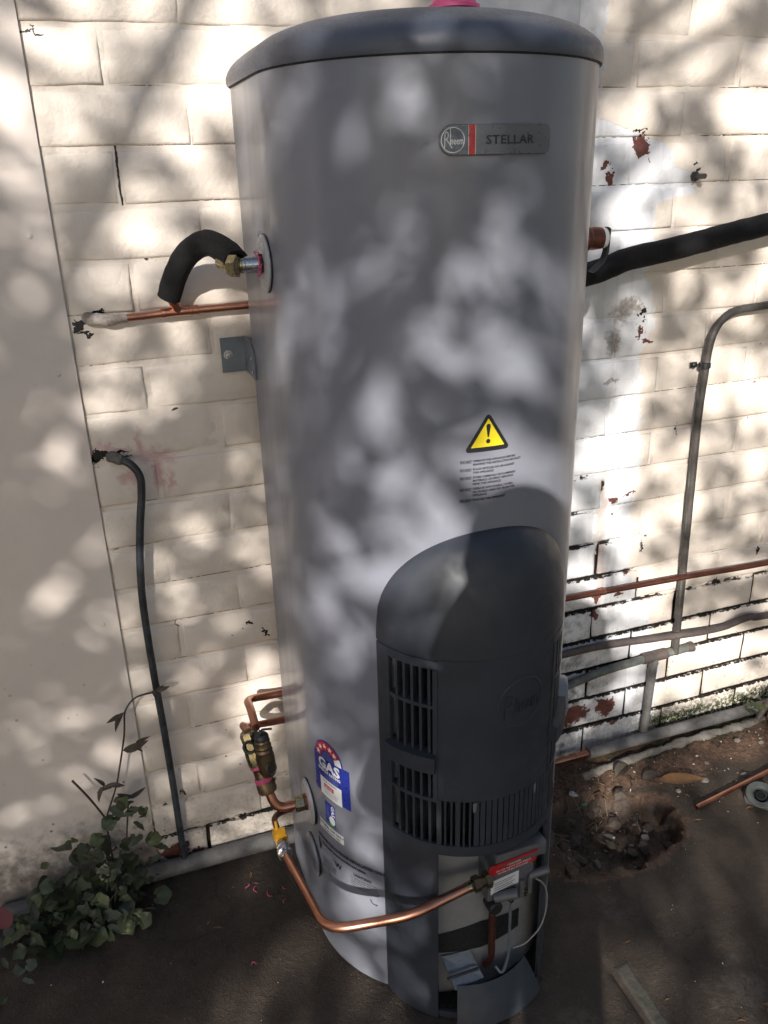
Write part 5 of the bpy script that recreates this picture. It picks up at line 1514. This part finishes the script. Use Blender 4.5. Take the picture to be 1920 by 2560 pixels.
# gaps carved through the crown so sun lights chosen spots: point and radius
CARVED_GAPS = [(0.453, -0.487, 1.498, 0.04), (0.484, -0.498, 1.47, 0.026), (0.411, -0.462, 1.343, 0.034), (0.352, -0.402, 1.29, 0.025), (0.333, -0.368, 1.245, 0.022), (0.462, -0.49, 1.298, 0.028), (0.532, -0.507, 1.266, 0.027), (0.351, -0.401, 1.208, 0.028), (0.496, -0.501, 1.172, 0.033), (0.432, -0.476, 1.103, 0.025), (0.394, -0.449, 1.074, 0.028), (0.59, -0.505, 1.173, 0.028), (0.373, -0.428, 0.895, 0.039), (0.382, -0.438, 0.84, 0.04), (0.321, -0.339, 0.701, 0.031), (0.334, -0.37, 0.796, 0.024), (0.359, -0.411, 0.612, 0.035), (0.323, -0.344, 0.614, 0.029), (0.35, -0.399, 0.686, 0.027), (0.341, -0.384, 1.524, 0.018), (0.554, -0.508, 1.399, 0.024), (0.414, -0.465, 1.281, 0.018), (0.51, -0.504, 1.007, 0.059), (0.58, -0.506, 1.039, 0.06), (0.676, -0.474, 0.987, 0.054), (0.466, -0.492, 0.953, 0.05), (0.447, -0.484, 0.887, 0.045), (0.448, -0.484, 1.499, 0.017), (0.385, -0.441, 1.441, 0.015), (0.507, -0.504, 1.363, 0.017), (0.441, -0.481, 1.365, 0.015), (0.322, -0.34, 1.359, 0.014), (0.609, -0.502, 1.272, 0.016), (0.31, -0.273, 1.172, 0.016), (0.467, -0.492, 1.155, 0.02), (0.547, -0.508, 1.19, 0.02), (0.62, -0.499, 1.222, 0.021), (0.643, -0.491, 1.275, 0.017), (0.353, -0.403, 1.06, 0.019), (0.37, -0.425, 0.979, 0.015), (0.484, -0.498, 1.239, 0.018), (0.507, -0.504, 1.336, 0.017), (0.433, -0.476, 1.454, 0.02), (0.484, -0.498, 1.422, 0.017), (0.335, -0.372, 1.481, 0.015), (0.332, -0.366, 0.74, 0.021), (0.312, -0.293, 0.732, 0.018), (0.34, -0.382, 0.532, 0.02), (0.576, -0.507, 1.355, 0.017), (0.622, -0.498, 1.451, 0.016), (0.431, -0.475, 1.05, 0.015), (0.388, -0.444, 1.315, 0.017), (0.382, -0.438, 1.189, 0.016), (0.398, -0.452, 1.134, 0.016), (0.378, -0.433, 0.444, 0.067), (0.369, -0.424, 0.358, 0.074), (0.377, -0.432, 0.157, 0.08), (0.348, -0.396, 0.255, 0.043), (0.355, -0.406, 0.498, 0.023), (0.146, 0, 1.562, 0.05), (0.196, 0, 1.513, 0.049), (0.315, 0, 1.602, 0.053), (0.184, 0, 1.365, 0.049), (0.098, 0, 1.354, 0.052), (-0.014, 0, 1.259, 0.032), (0.069, 0, 1.08, 0.041), (-0.045, 0, 1.077, 0.036), (-0.029, 0, 1.017, 0.045), (0.167, 0, 0.827, 0.047), (0.282, 0, 1.014, 0.028), (-0.042, 0, 0.664, 0.058), (-0.083, 0, 0.76, 0.042), (0.297, 0, 0.39, 0.068), (0.278, 0, 0.464, 0.048), (-0.011, -0, 1.542, 0.046), (0.029, 0, 1.622, 0.038), (0.265, 0, 0.744, 0.031), (0.237, 0, 0.334, 0.041), (0.116, 0, 0.211, 0.032), (0.277, 0, 1.223, 0.029), (0.272, 0, 1.543, 0.034), (0.364, 0, 1.474, 0.034), (1.059, 0, 1.559, 0.053), (1.128, 0, 1.488, 0.054), (1.114, 0, 1.319, 0.068), (1.117, 0, 1.396, 0.056), (1.467, 0, 0.941, 0.076), (1.133, 0, 0.903, 0.068), (1.119, 0, 0.798, 0.08), (1.34, 0, 0.744, 0.064), (1.161, 0, 0.62, 0.062), (1.295, -0, 0.472, 0.06), (1.516, -0, 0.223, 0.128), (1.379, 0, 0.254, 0.097), (1.263, -0, 0.281, 0.075), (1.533, -0, 0.117, 0.117), (1.403, 0, 1.164, 0.057), (1.213, 0, 1.654, 0.07), (1.331, 0, 1.593, 0.066), (1.237, 0, 0.394, 0.053), (1.525, 0, 0.764, 0.074), (1.523, 0, 0.62, 0.069), (1.395, 0, 0.137, 0.067), (1.385, 0, 1.477, 0.05), (1.285, 0, 1.303, 0.049), (1.26, 0, 1.144, 0.043), (1.231, 0, 0.997, 0.044), (1.102, -0.054, -0, 0.053), (1.121, -0.126, 0, 0.043), (1.365, -0.203, 0, 0.052), (1.349, -0.082, 0, 0.047), (1.508, -0.104, 0, 0.062), (0.466, -0.533, 0.877, 0.049), (0.434, -0.504, 0.785, 0.048)]
GP = [(Vector(g[:3]), g[3]) for g in CARVED_GAPS]
def in_carved_gap(p):
    for g, r in GP:
        v = p-g
        if (v-to_sun*v.dot(to_sun)).length < r*.80+.004: return True
    return False
def add_leaf(p, size):
    if in_carved_gap(p): return
    d = Vector((rt_.gauss(0, 1), rt_.gauss(0, 1), rt_.gauss(-.2, .8))).normalized()
    s = d.orthogonal().normalized()
    s = Matrix.Rotation(rt_.uniform(0, 6.28), 3, d) @ s
    n_ = d.cross(s)
    L = size; W = size*.45
    lf.add([p, p+d*L*.5+s*W*.5+n_*W*.12, p+d*L, p+d*L*.5-s*W*.5+n_*W*.12], [(0, 1, 2), (0, 2, 3)])
CL = []
for i in range(320):
    while True:
        q = Vector((rt_.uniform(-1, 1), rt_.uniform(-1, 1), rt_.uniform(-1, 1)))
        if q.length < 1: break
    CL.append(tc+Vector((q.x*2.3, q.y*1.2, q.z*1.8)))
CL += tips
for wx, wz in ((-.08, .95), (-.1, 1.2), (-.15, .45), (-.2, .25), (0.0, .3), (-.05, .15), (.1, .12), (-.12, .6), (-.25, .4), (-.05, 1.05)):  # extra leaf clumps added across the sun path to shade the sheet
    for k in range(2):
        CL.append(Vector((wx+rt_.gauss(0, .05), 0, wz+rt_.gauss(0, .05)))+to_sun*(5.3+rt_.uniform(-1.1, 1.1)))
for c_ in CL:
    r_ = rt_.uniform(.10, .26)
    for k in range(rt_.randrange(24, 62)):
        add_leaf(c_+Vector((rt_.gauss(0, r_), rt_.gauss(0, r_), rt_.gauss(0, r_*.8))), rt_.uniform(.06, .11))
crown = lf.build('crown', M_TLEAF, tree); crown['kind'] = 'stuff'
for k, (dx, dy, rz, sc_, lb) in enumerate([(-5.2, .6, 1.2, 1.15, 'unseen leafy tree added left of the shade tree to dim the low sky'), (5.4, -.8, .3, 1.2, 'unseen leafy tree added right of the shade tree to dim the low sky'),
                                          (10.3, 1.2, 5.1, 1.25, 'unseen leafy tree added at the far right of the row to dim the sky'), (-9.6, 3.2, .4, 1.2, 'unseen leafy tree added at the far left of the row to dim the sky')]):  # unseen trees added beside the shade tree to darken the sky light
    t2 = tree.copy(); COL.objects.link(t2); t2.location = tree.location+Vector((dx, dy, 0)); t2.rotation_euler = (0, 0, rz); t2.scale = (sc_,)*3
    tag(t2, lb, 'tree', 'trees behind the viewer')
    for ch in list(tree.children):
        c2 = ch.copy(); COL.objects.link(c2); c2.parent = t2
tree['group'] = 'trees behind the viewer'

def skin_body(name, joints, edges, mat_, parent, root=0, sub=2):
    me = bpy.data.meshes.new(name)
    me.from_pydata([j[:3] for j in joints], edges, [])
    ob = bpy.data.objects.new(name, me); COL.objects.link(ob)
    sk = ob.modifiers.new('skin', 'SKIN')
    for i, j in enumerate(joints):
        r = j[3]; me.skin_vertices[0].data[i].radius = (r, r) if not isinstance(r, tuple) else r
    me.skin_vertices[0].data[root].use_root = True
    ss = ob.modifiers.new('sub', 'SUBSURF'); ss.levels = sub; ss.render_levels = sub
    dg = bpy.context.evaluated_depsgraph_get()
    m2 = bpy.data.meshes.new_from_object(ob.evaluated_get(dg))
    bpy.data.objects.remove(ob)
    m2.name = name; m2.materials.clear(); m2.materials.append(mat_)
    m2.polygons.foreach_set('use_smooth', [True]*len(m2.polygons))
    return link(name, m2, parent)
PX, PY = -.085, -1.86
person = thing('person', 'person in dark clothes standing behind the viewpoint holding a phone', 'person', (PX, PY, 0))
KZ = .966
J = [(PX, PY, .92, .14), (PX, PY, 1.10, .135), (PX, PY+.01, 1.28, .15), (PX, PY+.01, 1.40, .11), (PX, PY+.02, 1.46, .055), (PX, PY+.04, 1.53, .075), (PX, PY+.05, 1.585, .088), (PX, PY+.045, 1.64, .062),
     (PX-.17, PY+.01, 1.37, .065), (PX-.245, PY+.08, 1.13, .045), (PX-.03, PY+.25, 1.33, .034),
     (PX+.17, PY+.01, 1.37, .065), (PX+.265, PY+.08, 1.14, .045), (PX+.15, PY+.25, 1.335, .034),
     (PX-.09, PY, .86, .10), (PX-.10, PY+.01, .48, .062), (PX-.105, PY-.02, .09, .042), (PX-.11, PY+.11, .035, .036),
     (PX+.09, PY, .86, .10), (PX+.10, PY+.01, .48, .062), (PX+.105, PY-.02, .09, .042), (PX+.11, PY+.11, .035, .036)]
Eg = [(0, 1), (1, 2), (2, 3), (3, 4), (4, 5), (5, 6), (6, 7), (3, 8), (8, 9), (9, 10), (3, 11), (11, 12), (12, 13), (0, 14), (14, 15), (15, 16), (16, 17), (0, 18), (18, 19), (19, 20), (20, 21)]
J = [(a, b, c*KZ, r) for a, b, c, r in J]
pb = skin_body('body', J, Eg, M_CLOTH, person, 0, 2)
pb.data.materials.append(M_JEANS); pb.data.materials.append(M_SKIN)
mi = []
for p in pb.data.polygons:
    c_ = p.center
    hand = (c_.y > PY+.21 and c_.z > 1.25)
    mi.append(2 if (c_.z > 1.455*KZ or hand) else (1 if c_.z < .93 else 0))
pb.data.polygons.foreach_set('material_index', mi)
# hair cap
mb = MB(); mb.grid(lambda u, v: Vector((PX+.098*cos(2*pi*u)*sin(v*1.75), PY+.028+.108*sin(2*pi*u)*sin(v*1.75)-.012*v, 1.585*KZ+.118*cos(v*1.75)+(.03*max(0, sin(2*pi*u))*v))), 24, 10); mb.build('hair', M_HAIR, person, smooth=80)
def hand(s):
    w0 = Vector((PX+(.15 if s > 0 else -.03), PY+.25, (1.335 if s > 0 else 1.33)*KZ))
    px = .050+s*.038
    tgt = Vector((px, -1.548, 1.385))
    Jh = [(*w0, .028), (*w0.lerp(tgt, .55), .032), (*tgt, .030)]; Ed = [(0, 1), (1, 2)]
    for k in range(4):
        L = (.062, .070, .066, .052)[k]
        b = tgt+Vector((s*.006, -.006, .022-.016*k))
        i0 = len(Jh)
        Jh += [(*b, .0095), (*(b+Vector((s*.010, .020, .004))), .0085), (*(b+Vector((-s*.012, .020+.0, .006))), .0078), (*(b+Vector((-s*L*.55, .012, .006))), .0070)]
        Ed += [(2, i0), (i0, i0+1), (i0+1, i0+2), (i0+2, i0+3)]
    i0 = len(Jh); b = tgt+Vector((-s*.006, -.018, -.010))
    Jh += [(*b, .011), (*(b+Vector((-s*.022, -.004, .016))), .0095), (*(b+Vector((-s*.034, .004, .034))), .0080)]
    Ed += [(2, i0), (i0, i0+1), (i0+1, i0+2)]
    skin_body('hand', Jh, Ed, M_SKIN, person, 0, 1)
hand(1); hand(-1)
ph = MB(); ph.box((.014, -1.546, 1.352), (.086, -1.538, 1.490), bev=.003)
tag(ph.build('phone', M_PHONE, None, smooth=40), 'black phone held up in both hands at the viewpoint', 'phone')
